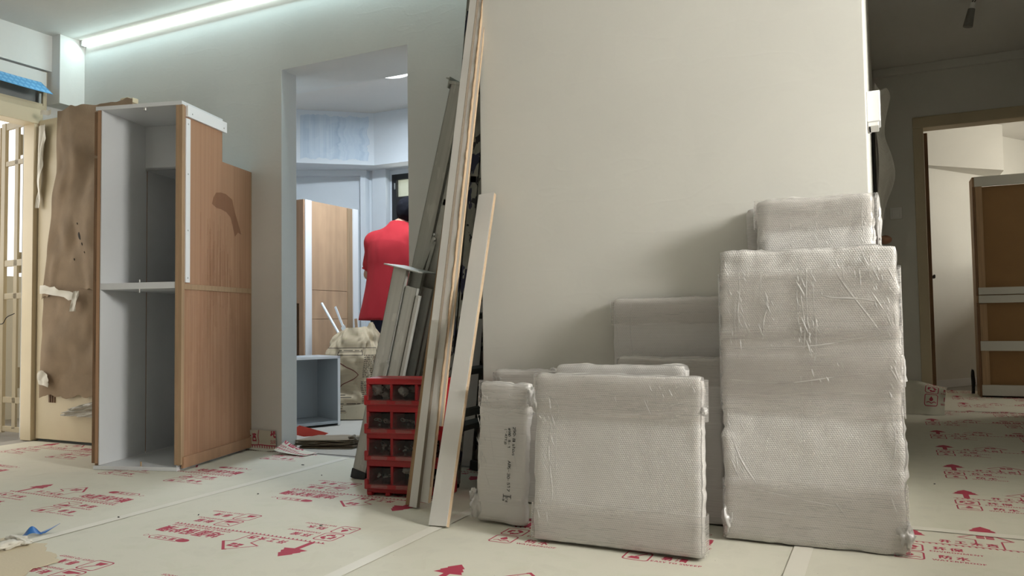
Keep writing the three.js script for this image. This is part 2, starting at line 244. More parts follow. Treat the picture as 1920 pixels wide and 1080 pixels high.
  icon(0.447, -0.196, 3); glyph('yi', 0.553, -0.166, 0.036, 0.036, 0.0055); glyph('qing', 0.597, -0.166, 0.036, 0.036, 0.005); text('EASY TO SWEEP', 0.53, -0.19, 0.013, 0.15);
}
const SHEET_W = 1.155, ROW = 0.6, LINE_AT = 0.28; // the ruled line lies LINE_AT above the foot of each repeat
T.print = canvasTex(1848, 960, (g, w, h) => {
  g.fillStyle = 'rgb(225,223,213)'; g.fillRect(0, 0, w, h);
  const r = rng(5); for (let i = 0; i < 5200; i++) { const k = 150 + r() * 90; g.fillStyle = `rgba(${k},${k - 6},${k - 22},${0.05 + r() * 0.09})`; const x = r() * w, y = r() * h, s = 1 + r() * r() * 14; g.fillRect(x, y, s, 1 + r() * 2); }
  for (let i = 0; i < 150; i++) { g.fillStyle = `rgba(120,110,92,${0.008 + r() * 0.014})`; g.beginPath(); g.ellipse(r() * w, r() * h, 20 + r() * 90, 10 + r() * 50, r() * 3, 0, 7); g.fill(); }
  for (let i = 0; i < 40; i++) { g.fillStyle = 'rgba(70,60,48,0.6)'; g.fillRect(r() * w, r() * h, 1 + r() * 3, 1 + r() * 2); }
  const S = w / SHEET_W; g.save(); g.scale(S, S); g.translate(0.235, ROW - LINE_AT); drawPrint(g, S); g.restore();
});
M.print = std({ color: col(0.88, 0.87, 0.82), map: T.print, roughness: 0.78, bumpMap: T.printBump = rep(T.weave, 0.06), bumpScale: 0.0004 });
M.print.bumpMap = rep(T.weave, 0.06 / SHEET_W, 0.06 / ROW);

// ---------------------------------------------------------------- the setting
const CEIL = 2.585, WL = -4.8, WB = -3.295, WBI = -3.416, WS = -2.8, SL = -1.497, SR = -0.036, HE = -6.48;
struct('floor', [plain(-4.95, -0.2, 4.6, 2.95, -0.004, -10.7)], M.concrete);
struct('ceiling', [plain(-5.0, CEIL, 4.6, 2.95, CEIL + 0.15, -10.7)], M.ceiling);
struct('wall_left', [plain(-5.0, 0, 4.6, WL, CEIL, -2.02), plain(-5.0, 2.352, -2.02, WL, CEIL, -3.127), plain(-5.0, 2.138, -3.125, -4.72, CEIL, -3.4), plain(-5.0, 0, -3.07, -4.86, 2.14, -3.4)], M.wallCool);
struct('wall_back', [plain(-5.0, 0, WB, -3.026, CEIL, WBI), plain(-3.026, 2.136, WB, -2.18, CEIL, WBI), plain(-2.18, 0, WB, SL + 0.05, CEIL, WBI)], M.wallCool);
struct('wall_central', [bx(SL, 0, WS, SR, CEIL, WS - 0.16, 0.006), plain(SL, 0, WS - 0.15, SL + 0.12, CEIL, -6.3), plain(SR - 0.12, 0, WS - 0.15, SR, CEIL, HE)], M.wall);
struct('wall_hall_end', [plain(-0.1, 0, HE, 0.25, CEIL, HE - 0.12), plain(0.25, 2.15, HE, 1.16, CEIL, HE - 0.12), plain(1.16, 0, HE, 3, CEIL, HE - 0.12)], M.wall);
struct('wall_hall_right', [plain(0.96, 0, -3.0, 1.08, CEIL, HE), plain(1.08, 0, -3.0, 2.95, CEIL, -3.12)], M.wall);
struct('beam_hall', bx(SR - 0.05, 2.12, -2.82, 1.0, CEIL + 0.02, -3.0, 0.004), M.wall);  // added beam, out of view, to cut the daylight entering the hall
struct('wall_right', [plain(2.8, 0, 4.6, 2.95, CEIL, -1.3), plain(2.8, 0, -2.14, 2.95, CEIL, -3.12), plain(2.8, 0, -1.3, 2.95, 1.6, -2.14), plain(2.8, 2.5, -1.3, 2.95, CEIL, -2.14)], M.wall);
struct('wall_rear', plain(-5.0, 0, 4.6, 2.95, CEIL, 4.75), std({ color: col(0.42, 0.40, 0.37), roughness: 0.9 }));
struct('trim_1', bx(-0.03, 2.52, HE + 0.001, 1.22, CEIL, HE + 0.03, 0.004), M.wall);
// kitchen beyond the doorway
const prism = (pts, y0, y1) => { const s = new THREE.Shape(pts.map(([x, z]) => new THREE.Vector2(x, -z))); const g = new THREE.ExtrudeGeometry(s, { depth: y1 - y0, bevelEnabled: false }); g.rotateX(-Math.PI / 2); g.translate(0, y0, 0); return metric(strip(g)); };
struct('wall_kitchen_far', [
  prism([[-4.97, -5.14], [-4.93, -5.17], [-4.13, -5.86], [-3.2, -5.88], [-3.2, -6.4], [-4.97, -6.4]], 0, 0.06),
  prism([[-4.97, -5.40], [-4.84, -5.49], [-4.19, -5.86], [-4.075, -5.88], [-4.075, -6.4], [-4.97, -6.4]], 0, CEIL),
  plain(-4.075, 2.07, -5.88, -3.2, CEIL, -6.2), plain(-4.075, 0, -5.88, -3.2, 1.05, -6.2), plain(-3.2, 0, -5.88, -1.4, CEIL, -6.2)], M.wallKitchen);
struct('trim_2', prism([[-4.97, -4.87], [-4.58, -5.2], [-4.08, -5.617], [-1.5, -5.62], [-1.5, -6.3], [-4.97, -6.3]], 2.112, CEIL - 0.001), M.wallKitchen);
{ const b = scene.getObjectByName('trim_2'); part(b, 'paint_patch', sheet(60, 20, (s, t) => { const k = Math.max(-0.02, Math.min(1, s)), e = (0.03 * noise3(t * 9, 1, 3) + 0.015 * noise3(t * 40, 2, 3)) * (s > 0.5 ? 1 : 0), a = 0.02 + k * 0.9 + e, y = 2.155 + t * 0.385 + (t < 0.5 ? 0.01 : 0.012) * (noise3(s * 14, t > 0.5 ? 4 : 9, 2) + 0.5 * noise3(s * 50, 3, 2)); return [-4.58 + a * 0.5 + 0.0009, y, -5.2 - a * 0.417 + 0.0011]; }, (s, t) => [s * 0.6, t * 0.4], 0.0006), std({ color: col(0.66, 0.73, 0.79), roughness: 0.8, map: canvasTex(256, 256, (g) => { g.fillStyle = 'rgb(236,240,244)'; g.fillRect(0, 0, 256, 256); const r = rng(3); for (let i = 0; i < 90; i++) { g.fillStyle = r() < 0.5 ? 'rgba(255,255,255,0.16)' : 'rgba(190,205,220,0.14)'; g.fillRect(r() * 256, r() * 100, 4 + r() * 22, 60 + r() * 190); } }) }), 'bluish patch of half covered old paint'); b.children[0].material.map.repeat.set(1.6, 2.4); }
struct('trim_3', [plain(-4.235, 0, -5.80, -4.085, 2.112, -5.9), prism([[-4.86, -5.42], [-4.27, -5.76], [-4.27, -5.84], [-4.86, -5.5]], 2.06, 2.112), prism([[-4.315, -5.725], [-4.275, -5.748], [-4.275, -5.83], [-4.315, -5.81]], 0, 2.06)], M.wallKitchen);
struct('wall_kitchen_left', plain(-5.06, 0, WBI, -4.96, CEIL, -6.4), M.wallKitchen);
struct('beam_kitchen', plain(-4.96, 2.136, WBI, -1.5, CEIL, -3.69), M.wallCool);
struct('wall_kitchen_right', plain(-1.55, 0, -3.4, -1.42, CEIL, -6.3), M.wallKitchen);
{ // kitchen window: black frame, frosted top panes given a glow for daylight, dark panes below
  const w = structGroup('window_2');
  part(w, 'window_frame', [plain(-4.074, 1.05, -5.885, -4.025, 2.07, -5.95), plain(-4.025, 2.02, -5.886, -3.2, 2.07, -5.95), plain(-4.025, 1.79, -5.886, -3.2, 1.86, -5.95), plain(-3.62, 1.1, -5.883, -3.57, 2.02, -5.949), plain(-4.025, 1.05, -5.886, -3.2, 1.1, -5.95)], M.black);
  for (const x of [-4.025, -3.57]) { part(w, 'pane', plain(x, 1.86, -5.915, x + 0.41, 2.02, -5.92), M.frosted, 'frosted pane with daylight put in as its own glow'); part(w, 'pane', plain(x, 1.1, -5.915, x + 0.41, 1.79, -5.92), M.darkGlass, 'dark pane'); }
  part(w, 'latch', bx(-4.045, 1.93, -5.885, -4.035, 1.99, -5.875), M.steel);
}
// far room at the end of the hall
struct('wall_far_room', [prism([[-0.2, -7.52], [0.36, -8.36], [0.445, -8.472], [0.765, -8.945], [1.7, -10.32], [1.7, -10.6], [-0.2, -10.6]], 0, CEIL), plain(1.5, 0, -9.9, 3, CEIL, -10.6), plain(-0.3, 0, HE - 0.1, -0.2, CEIL, -8)], M.wall);
struct('trim_4', prism([[0.1, -7.98], [0.383, -8.258], [1.1, -8.95], [1.1, -9.8], [0.1, -9.2]], 2.13, CEIL - 0.001), M.wall);
struct('baseboard_far_room', prism([[0.2, -8.1], [0.45, -8.462], [0.775, -8.938], [1.4, -9.86], [1.39, -9.88], [0.19, -8.12]], 0, 0.075), M.whiteTrim);
struct('wall_far_room_right', [plain(2.95, 0, HE, 3.1, CEIL, -7.5), plain(2.95, 0, -9.1, 3.1, CEIL, -10.6), plain(2.95, 0, -7.5, 3.1, 1.1, -9.1), plain(2.95, 2.35, -7.5, 3.1, CEIL, -9.1)], M.wall);
for (const [n, x, y0, y1, z0, z1] of [[1, 2.83, 1.6, 2.5, -2.14, -1.3], [3, 2.98, 1.1, 2.35, -9.1, -7.5]]) {
  const w = structGroup('window_' + n), zm = (z0 + z1) / 2;
  part(w, 'window_frame', [plain(x, y0, z0, x + 0.06, y0 + 0.045, z1), plain(x, y1 - 0.045, z0, x + 0.06, y1, z1), plain(x, y0, z0, x + 0.06, y1, z0 + 0.045), plain(x, y0, z1 - 0.045, x + 0.06, y1, z1), plain(x, y0, zm - 0.025, x + 0.06, y1, zm + 0.025)], M.whiteTrim);
  part(w, 'pane', plain(x + 0.03, y0, z0, x + 0.034, y1, zm), M.glass); part(w, 'pane', plain(x + 0.03, y0, zm, x + 0.034, y1, z1), M.glass);
}
// corridor outside the entrance
struct('floor_corridor', plain(-6.5, -0.25, 2, -4.95, -0.03, -9), M.concrete);
struct('ceiling_corridor', plain(-6.5, 2.5, 2, -5.0, 2.65, -9), M.ceiling);
struct('wall_corridor', plain(-6.5, -0.1, 2, -6.35, 1.12, -9), M.wall);
struct('wall_corridor_inner', [plain(-5.12, 0, -3.3, -5.06, 2.5, -9), plain(-5.05, 0, 2.0, -5.0, 2.5, -2.0)], M.cream);

{ // entrance door frame and the transom over it
  const d = structGroup('door_1');
  part(d, 'door_frame', [bx(-4.9, 0, -3.068, -4.795, 2.08, -3.012, 0.004), bx(-4.9, 0, -2.08, -4.795, 2.08, -2.02, 0.004), bx(-4.92, 1.99, -2.03, -4.79, 2.085, -3.06, 0.004)], M.cream);
  const t = structGroup('window_4');
  part(t, 'fascia', bx(-4.86, 2.25, -2.03, -4.812, 2.342, -3.1, 0.003), M.wallCool, 'white board over the transom');
  part(t, 'window_frame', [bx(-4.87, 2.085, -2.03, -4.81, 2.12, -3.1, 0.003), bx(-4.865, 2.12, -2.03, -4.82, 2.135, -3.1, 0.002), bx(-4.87, 2.1, -3.105, -4.815, 2.345, -3.08, 0.003)], M.creamDull);
  part(t, 'pane', bx(-4.88, 2.12, -2.03, -4.872, 2.27, -3.09, 0.001), std({ color: col(0.3, 0.31, 0.31), roughness: 0.25 }));
  part(t, 'stay', bx(-4.84, 2.13, -3.075, -4.825, 2.2, -3.06, 0.002), M.steel);
}
{ // the main door leaf, swung in against the back wall, cream under its covering
  const leaf = structGroup('door_3');
  part(leaf, 'door_leaf', bx(-4.79, 0.012, -3.075, -3.94, 2.012, -3.04, 0.004), M.cream);
  part(leaf, 'top_latch', [bx(-4.02, 2.01, -3.09, -3.955, 2.045, -3.03, 0.004), bx(-3.95, 2.01, -3.08, -3.925, 2.04, -3.04, 0.004)], M.cream);
  part(leaf, 'vent_slot', Array.from({ length: 3 }, (_, i) => bx(-4.655 + i * 0.022, 0.24, -3.04, -4.64 + i * 0.022, 0.31, -3.034, 0.001)), M.plyDark);
}
{ // hall door: frame and the leaf standing open into the far room
  const d = structGroup('door_2');
  part(d, 'door_frame', [bx(0.225, 0, HE + 0.018, 0.296, 2.1, HE - 0.125, 0.004), bx(0.225, 2.1, HE + 0.018, 1.2, 2.185, HE - 0.125, 0.006), bx(1.15, 0, HE + 0.018, 1.2, 2.17, HE - 0.125, 0.006)], M.creamDull);
  const leaf = part(d, 'door_leaf', bx(0.288, 0.012, HE - 0.13, 0.328, 2.09, HE - 0.9, 0.004), M.plyDark);
  part(leaf, 'handle', [cyl([0.328, 1.02, HE - 0.82], [0.37, 1.02, HE - 0.82], 0.012), bx(0.362, 1.005, HE - 0.83, 0.378, 1.035, HE - 0.7, 0.006)], M.black);
}

// ---------------------------------------------------------------- floor paper, laid in strips
function paper(label, x0, x1, z0, z1, left, line, turned, y = 0, seed = 1) {
  const nx = Math.ceil((x1 - x0) / 0.05), nz = Math.ceil((z1 - z0) / 0.06);
  const g = sheet(nx, nz, (s, t) => { const x = x0 + s * (x1 - x0), z = z1 - t * (z1 - z0); return [x, y - 0.0012 + 0.0011 * fbm(x * 3.1, seed, z * 2.3, 3) + 0.0009 * noise3(x * 11, seed, z * 0.9), z]; }, (s, t) => {
    const x = x0 + s * (x1 - x0), z = z1 - t * (z1 - z0);
    return turned ? [(left + SHEET_W - x) / SHEET_W, (z - line + LINE_AT) / ROW] : [(x - left) / SHEET_W, (line - z + LINE_AT) / ROW];
  }, 0.0008);
  return tag(part(scene, 'protective_paper', g, M.print), label, 'floor paper');
}
paper('pale floor paper strip by the entrance gate, printed in red, far left', -4.79, -3.66, -3.03, 2.2, -4.815, -2.27, false, 0, 1);
paper('red printed floor paper strip under the tall plywood cabinet', -3.655, -2.55, -3.28, 2.2, -3.66, -2.07, false, 0, 2);
paper('red printed floor paper strip in front of the doorway, its print upside down', -2.55, -1.4, -3.26, 2.2, -2.55, -1.967, true, 0.0005, 3);
paper('red printed floor paper strip under the lower wrapped panels by the wall', -1.4, -0.24, -2.79, 2.2, -1.405, -1.80, false, 0, 4);
paper('red printed floor paper strip under the tall wrapped panel, ending at the hall', -0.24, 0.915, -2.865, 2.2, -0.235, -2.716, false, 0.0025, 5);
paper('floor paper strip right of the tall wrapped panel in the foreground', 0.92, 2.05, -2.74, 2.2, 0.92, -2.5, false, 0, 8);
paper('red printed floor paper running down the dark hall', -0.03, 1.13, HE - 0.02, -2.75, -0.022, -3.43, false, -0.001, 6);
paper('floor paper in the far room past the hall door', 0.3, 1.6, -8.3, HE - 0.03, 0.25, -7.0, false, -0.001, 7);
const seamTape = (label, x0, x1, z0, z1, y = 0.0022) => tag(part(scene, 'seam_tape', sheet(Math.max(2, Math.ceil((x1 - x0) / 0.06)), Math.max(2, Math.ceil((z1 - z0) / 0.06)), (s, t) => { const x = x0 + s * (x1 - x0), z = z1 - t * (z1 - z0); return [x, y + 0.0004 * noise3(x * 20, 3, z * 20), z]; }, (s, t) => [s * (x1 - x0), t * (z1 - z0)], 0.0004), M.tape), label, 'tape');
seamTape('cream tape over the floor paper seam left of the doorway', -2.57, -2.525, -3.25, 2.0, 0.0012);
seamTape('cream tape over the floor paper seam in front of the leaning boards', -1.425, -1.38, -2.78, 2.0, 0.0012);
seamTape('cream tape over the floor paper seam left of the tall wrapped panel', -0.272, -0.218, -2.75, 2.0, 0.0034);
seamTape('cream tape across the floor paper at the mouth of the hall', -0.03, 1.1, -2.90, -2.855, 0.0034);
{ // kitchen floor sheet, unprinted
  tag(part(scene, 'protective_board', sheet(40, 40, (s, t) => { const x = -4.94 + s * 3.35, z = -3.32 - t * 2.1; return [x, -0.0015 + 0.001 * noise3(x * 5, 1, z * 5), z]; }, (s, t) => [s * 3.9, t * 2.1], 0.0006), std({ color: col(0.47, 0.44, 0.39), roughness: 0.85, map: rep(T.plasterTone, 0.9) })), 'beige protective board on the kitchen floor beyond the doorway', 'floor board');
}
// paper turned up against the wall foot and the door post
{
  const uvWall = (s, t) => [0.338 + s * 0.234, 0.41 + t * 0.165];
  tag(part(scene, 'paper_upstand', sheet(16, 12, (s, t) => { const k = t * 0.135; return [-3.33 + s * 0.27, 0.002 + Math.max(0, k - 0.02) * 0.92 + 0.003 * noise3(s * 5, t * 3, 1), WB + 0.006 + Math.max(0, 0.03 - k) + 0.004 * (noise3(s * 4, t * 4, 5) + 1)]; }, uvWall, 0.0008), M.print), 'floor paper turned up against the wall between plywood cabinet and doorway', 'floor paper');
  tag(part(scene, 'paper_flap', sheet(18, 14, (s, t) => { const lift = Math.pow(1 - s, 2) * 0.06 * (0.35 + 0.65 * t); return [-3.0 + s * 0.215, 0.003 + lift * 0.95 + 0.002 * noise3(s * 6, t * 5, 2), WB + 0.085 - t * 0.10 + 0.01 * (1 - s)]; }, (s, t) => [0.66 - s * 0.21, 0.42 + t * 0.14], 0.0008), M.print), 'curled red printed paper flap at the foot of the doorway post', 'floor paper');
  tag(part(scene, 'paper_flap', sheet(20, 20, (s, t) => { const h = 0.24 * Math.sin(t * Math.PI * 0.5), x = 0.06 + s * 0.29; return [x + 0.035 * t * s + 0.03 * t * (1 - s), 0.002 + h * (0.72 + 0.28 * (1 - s)) + 0.004 * noise3(s * 5, t * 5, 4), HE + 0.28 - 0.22 * Math.pow(t, 0.7) + 0.03 * noise3(s * 3, t * 3, 7)]; }, (s, t) => [0.31 - 0.24 * (1 - s), 0.06 + 0.45 * t], 0.0008), M.print), 'floor paper folded up at the left foot of the hall door frame', 'floor paper');
}

// ---------------------------------------------------------------- tall plywood cabinet
const EX = new THREE.Vector3(0.965, 0, -0.263);
{
  const c = thing('tall_cabinet', 'tall open carcass of brown plywood, grey white inside, left of the doorway', 'cabinet', [-3.531, 0, -2.535], Math.atan2(0.263, 0.965));
  // local: x to the right along the front, z negative into the depth
  const W = 0.468, H = 1.80, D = 0.655, D2 = 0.36, N = 1.575;
  const sideShape = () => { const s = new THREE.Shape(); s.moveTo(0, 0.03); s.lineTo(D, 0.03); s.lineTo(D, N); s.lineTo(D2, N); s.lineTo(D2, H - 0.012); s.lineTo(0, H - 0.012); const g = new THREE.ExtrudeGeometry(s, { depth: 0.016, bevelEnabled: true, bevelSize: 0.0008, bevelThickness: 0.0008, bevelSegments: 1 }); g.rotateY(Math.PI / 2); return metric(strip(g)); };
  const grainY = (g) => g;
  const sr = part(c, 'side_panel', sideShape().translate(W - 0.016, 0, 0), M.cabSide = std({ color: col(0.50, 0.345, 0.24), roughness: 0.6, map: canvasTex(512, 1024, (g, w, h) => {
    g.fillStyle = 'rgb(232,214,200)'; g.fillRect(0, 0, w, h); const r = rng(11);
    for (let i = 0; i < 900; i++) { const x = r() * w, k = r(); g.strokeStyle = k < 0.5 ? `rgba(150,105,75,${0.02 + r() * 0.06})` : `rgba(255,240,225,${0.02 + r() * 0.05})`; g.lineWidth = 0.5 + r() * 5; g.beginPath(); g.moveTo(x, r() * h - 200); g.bezierCurveTo(x + r() * 16 - 8, h * 0.3, x + r() * 16 - 8, h * 0.7, x + r() * 24 - 12, h * (0.4 + r())); g.stroke(); }
    // stains where glue or water has darkened the wood
    g.fillStyle = 'rgba(120,82,58,0.42)'; const S = h / 1.8, st = (pts) => { g.beginPath(); pts.forEach(([x, y], i) => { const a = (0.655 - x) / 0.655 * w, b = h - y * S; i ? g.lineTo(a, b) : g.moveTo(a, b); }); g.closePath(); g.fill(); };
    st([[0.264, 1.335], [0.278, 1.371], [0.303, 1.400], [0.349, 1.408], [0.395, 1.407], [0.459, 1.387], [0.486, 1.321], [0.519, 1.266], [0.553, 1.204], [0.519, 1.212], [0.487, 1.185], [0.465, 1.239], [0.443, 1.286], [0.401, 1.309], [0.349, 1.319], [0.308, 1.319]]);
    g.fillStyle = 'rgba(120,80,55,0.10)'; for (let k = 0; k < 90; k++) { const x = w * (0.25 + 0.4 * r() + 0.1 * r()), y = h * (0.28 + r() * 0.22); g.fillRect(x, y, 2 + r() * 6, 40 + r() * 150); }
    g.fillStyle = 'rgba(118,78,50,0.03)'; for (let k = 0; k < 160; k++) g.fillRect(r() * w, h * (0.45 + r() * 0.4), 3 + r() * 22, 60 + r() * 300);
  }) }), 'brown plywood side with a dark stain');
  { const g = sr.geometry, p = g.attributes.position, uv = g.attributes.uv; for (let i = 0; i < p.count; i++) uv.setXY(i, 1 + p.getZ(i) / 0.655, p.getY(i) / 1.8); }
  part(c, 'side_panel', sideShape().translate(0.004, 0, 0), M.ply, 'left plywood side');
  const lin = 0.004;
  part(c, 'lining', [plain(0.0215, 0.02, -0.003, 0.0255, H - 0.013, -D2 + 0.01), plain(0.0215, 0.02, -D2, 0.0255, N - 0.02, -D + 0.01)], M.laminate, 'pale laminate on the left inner side');
  part(c, 'lining', [plain(W - 0.0205, 0.02, -0.003, W - 0.0165, H - 0.013, -D2 + 0.01), plain(W - 0.0205, 0.02, -D2, W - 0.0165, N - 0.02, -D + 0.01)], M.laminate);
  part(c, 'edge_lipping', [bx(W - 0.014, 0.03, 0.001, W + 0.006, H - 0.012, -0.022, 0.001), bx(W - 0.030, 0.03, 0.001, W - 0.016, H - 0.012, -0.018, 0.001)], M.plyEdge, 'bare plywood edge strip on the right');
  part(c, 'edge_lipping', [bx(-0.014, 0.03, 0.001, 0.004, 1.545, -0.018, 0.001), bx(0.004, 0.02, 0.0005, 0.0215, H - 0.012, -0.016, 0.001), bx(-0.014, 1.56, 0.001, 0.004, H - 0.02, -0.018, 0.001)], M.plyDark, 'bare plywood edge strip on the left');
  part(c, 'top_panel', bx(-0.008, H - 0.014, 0.002, W + 0.004, H + 0.006, -D2), M.laminate);
  part(c, 'bottom_panel', bx(-0.004, 0, 0.002, W - 0.014, 0.018, -D), M.laminate);
  part(c, 'shelf', bx(0.0255, 0.884, -0.002, W - 0.0205, 0.916, -D + 0.02), M.laminate);
  part(c, 'back_panel', [plain(0.02, 0.02, -D + 0.012, W - 0.02, N - 0.01, -D), plain(0.02, N - 0.03, -D2 + 0.022, W - 0.02, H - 0.015, -D2 + 0.01), plain(0.02, N - 0.03, -D2 + 0.022, W - 0.02, N - 0.018, -D)], M.laminate);
  part(c, 'trim_strip', bx(W, 1.735, -0.033, W + 0.014, 1.792, -0.385), M.whiteTrim, 'white strip along the top edge');
  part(c, 'trim_strip', bx(W, 0.912, -0.030, W + 0.007, 1.728, -0.066), M.whiteTrim, 'white upright strip');
  const screws = (list) => list.forEach(([y, z, x = 0.014]) => part(c, 'screw', cyl([W + x - 0.002, y, z], [W + x + 0.0012, y, z], 0.004, 10), M.steel));
  screws([[1.755, -0.07], [1.755, -0.355], [1.70, -0.047, 0.007], [1.45, -0.047, 0.007], [1.17, -0.047, 0.007], [0.935, -0.047, 0.007]]);
  part(c, 'joint_batten', [bx(W, 0.878, -0.02, W + 0.007, 0.905, -0.655)], M.plyEdge, 'pale strip between upper and lower units');
  part(c, 'plinth', bx(W - 0.002, 0.012, -0.012, W + 0.013, 0.066, -0.68), M.ply, 'plywood skirting strip along the foot');
  part(c, 'corner_post', bx(W - 0.012, 0.03, -D - 0.016, W + 0.0035, N, -D), M.plyEdge);
  for (const [a, b] of [[0.916, 0.93], [0.884, 0.866]]) part(c, 'shelf_pin', cyl([0.24, a, -0.006], [0.24, b, -0.006], 0.003), M.steel);
  part(c, 'shelf_pin', [cyl([0.25, 0.018, -0.012], [0.25, 0.04, -0.012], 0.004)], M.plyEdge);
  part(c, 'shelf_pin', [cyl([0.26, 1.772, -0.012], [0.26, 1.786, -0.012], 0.008)], M.steel);
}

// ---------------------------------------------------------------- door covering, entrance gate, blue flap, light strip
{
  const hang = (x0, x1, y0, y1, fold, name, label, seed, jag = 0.03) => {
    const g = sheet(46, 60, (s, t) => {
      const narrow = seed === 1 ? 0.12 * Math.min(1, t * 1.5) + 0.03 * Math.exp(-Math.pow((t - 0.7) / 0.12, 2)) : 0, x = x0 + narrow * (1 - s) + s * (x1 - x0) + 0.012 * noise3(s * 3, t * 4, seed), jagged = jag * (noise3(s * 9, 3, seed) + 0.4 * noise3(s * 30, 1, seed));
      const y = y0 + t * (y1 - y0) + (1 - t) * jagged + (t > 0.97 ? 0.01 * noise3(s * 14, 7, seed) : 0);
      const drape = fold * (0.55 * Math.sin(s * 9 + 2.2 * Math.sin(t * 3 + seed)) * (0.25 + t * 0.75) * (1 - s * 0.55) + 0.9 * noise3(s * 3.2, t * 2.1, seed + 4) + 0.35 * noise3(s * 9, t * 7, seed));
      return [x, y, -3.012 + Math.max(-0.016, drape) + (1 - t) * 0.008];
    }, (s, t) => [s * (x1 - x0), t * (y1 - y0)], 0.0016);
    const cl = tag(part(scene, name, g, M.cloth), label, 'cloth'); cl.userData.at = undefined; delete cl.userData.at;
    cl.at = (s, t) => { const p = g.attributes.position, i = (Math.round(s * 46) * 61 + Math.round(t * 60)); return [p.getX(i), p.getY(i), Math.max(p.getZ(i), p.getZ(i + 47 * 61))]; };
    return cl;
  };
  const up = hang(-4.70, -3.90, 0.90, 2.03, 0.036, 'protective_cloth', 'brown felt cloth hung over the upper half of the open entrance door', 1);
  part(up, 'tape_patch', sheet(6, 4, (s, t) => [-4.70 + s * 0.10, 2.02 + t * 0.03 + 0.006 * noise3(s * 5, t * 4, 3), -2.99 + 0.01 * Math.sin(s * 6)], undefined, 0.001), M.tape);
  [[0.42, 0.30, 0.026], [0.46, 0.25, 0.010], [0.5, 0.2, 0.007], [0.40, 0.36, 0.007], [0.62, 0.9, 0.008], [0.35, 0.16, 0.008]].forEach(([u, v, a]) => { const p = up.at(u, v), q = new THREE.IcosahedronGeometry(1, 1); q.scale(a * 0.5, a, 0.003); q.rotateZ(0.4); q.translate(p[0], p[1], p[2] + 0.001); part(up, 'tear', metric(q), M.dust, 'dark torn hole'); });
  const low = hang(-4.695, -3.92, 0.285, 0.93, 0.022, 'protective_cloth', 'brown felt cloth taped over the lower half of the open entrance door', 2, 0.02);
  part(low, 'tape_strip', sheet(14, 4, (s, t) => [-4.68 + s * 0.33, 0.915 - 0.055 * s + t * 0.05 + 0.008 * noise3(s * 7, t * 3, 8), -2.985 + 0.006 * noise3(s * 8, t * 2, 2)], (s, t) => [s * 0.33, t * 0.05], 0.001), M.tape, 'wide masking tape with a loose end');
  part(low, 'tape_strip', sheet(6, 8, (s, t) => [-4.375 + s * 0.045 + 0.03 * t, 0.795 + t * 0.12, -2.978 + 0.008 * noise3(s * 4, t * 4, 4)], undefined, 0.001), M.tape);
  part(low, 'tape_strip', sheet(8, 6, (s, t) => [-4.685 + s * 0.10, 0.37 + t * 0.075 - 0.03 * s + 0.01 * noise3(s * 6, t * 5, 6), -2.985 + 0.008 * noise3(s * 5, t * 5, 9)], undefined, 0.001), M.tape);
  const pl = tag(part(scene, 'plastic_sheet', sheet(26, 16, (s, t) => [-4.40 + s * 0.42 - 0.1 * (1 - t) * (1 - s), 0.17 + t * 0.14 * (0.35 + 0.65 * s), -3.0 + 0.018 * noise3(s * 4, t * 7, 3) + 0.01 * noise3(s * 14, t * 12, 1)], undefined, 0.0008), M.plasticSheet), 'crumpled clear plastic at the foot of the cloth covered entrance door', 'plastic sheet');
  tag(part(scene, 'masking_paper', sheet(14, 30, (s, t) => [-4.775 + s * 0.10 * (0.35 + 0.65 * t), 1.45 + t * 0.52, -3.03 + 0.02 * Math.abs(noise3(s * 3, t * 3, 11)) + 0.012 * s], undefined, 0.001), M.tape), 'cream masking paper at the top left of the entrance door', 'masking paper');
}
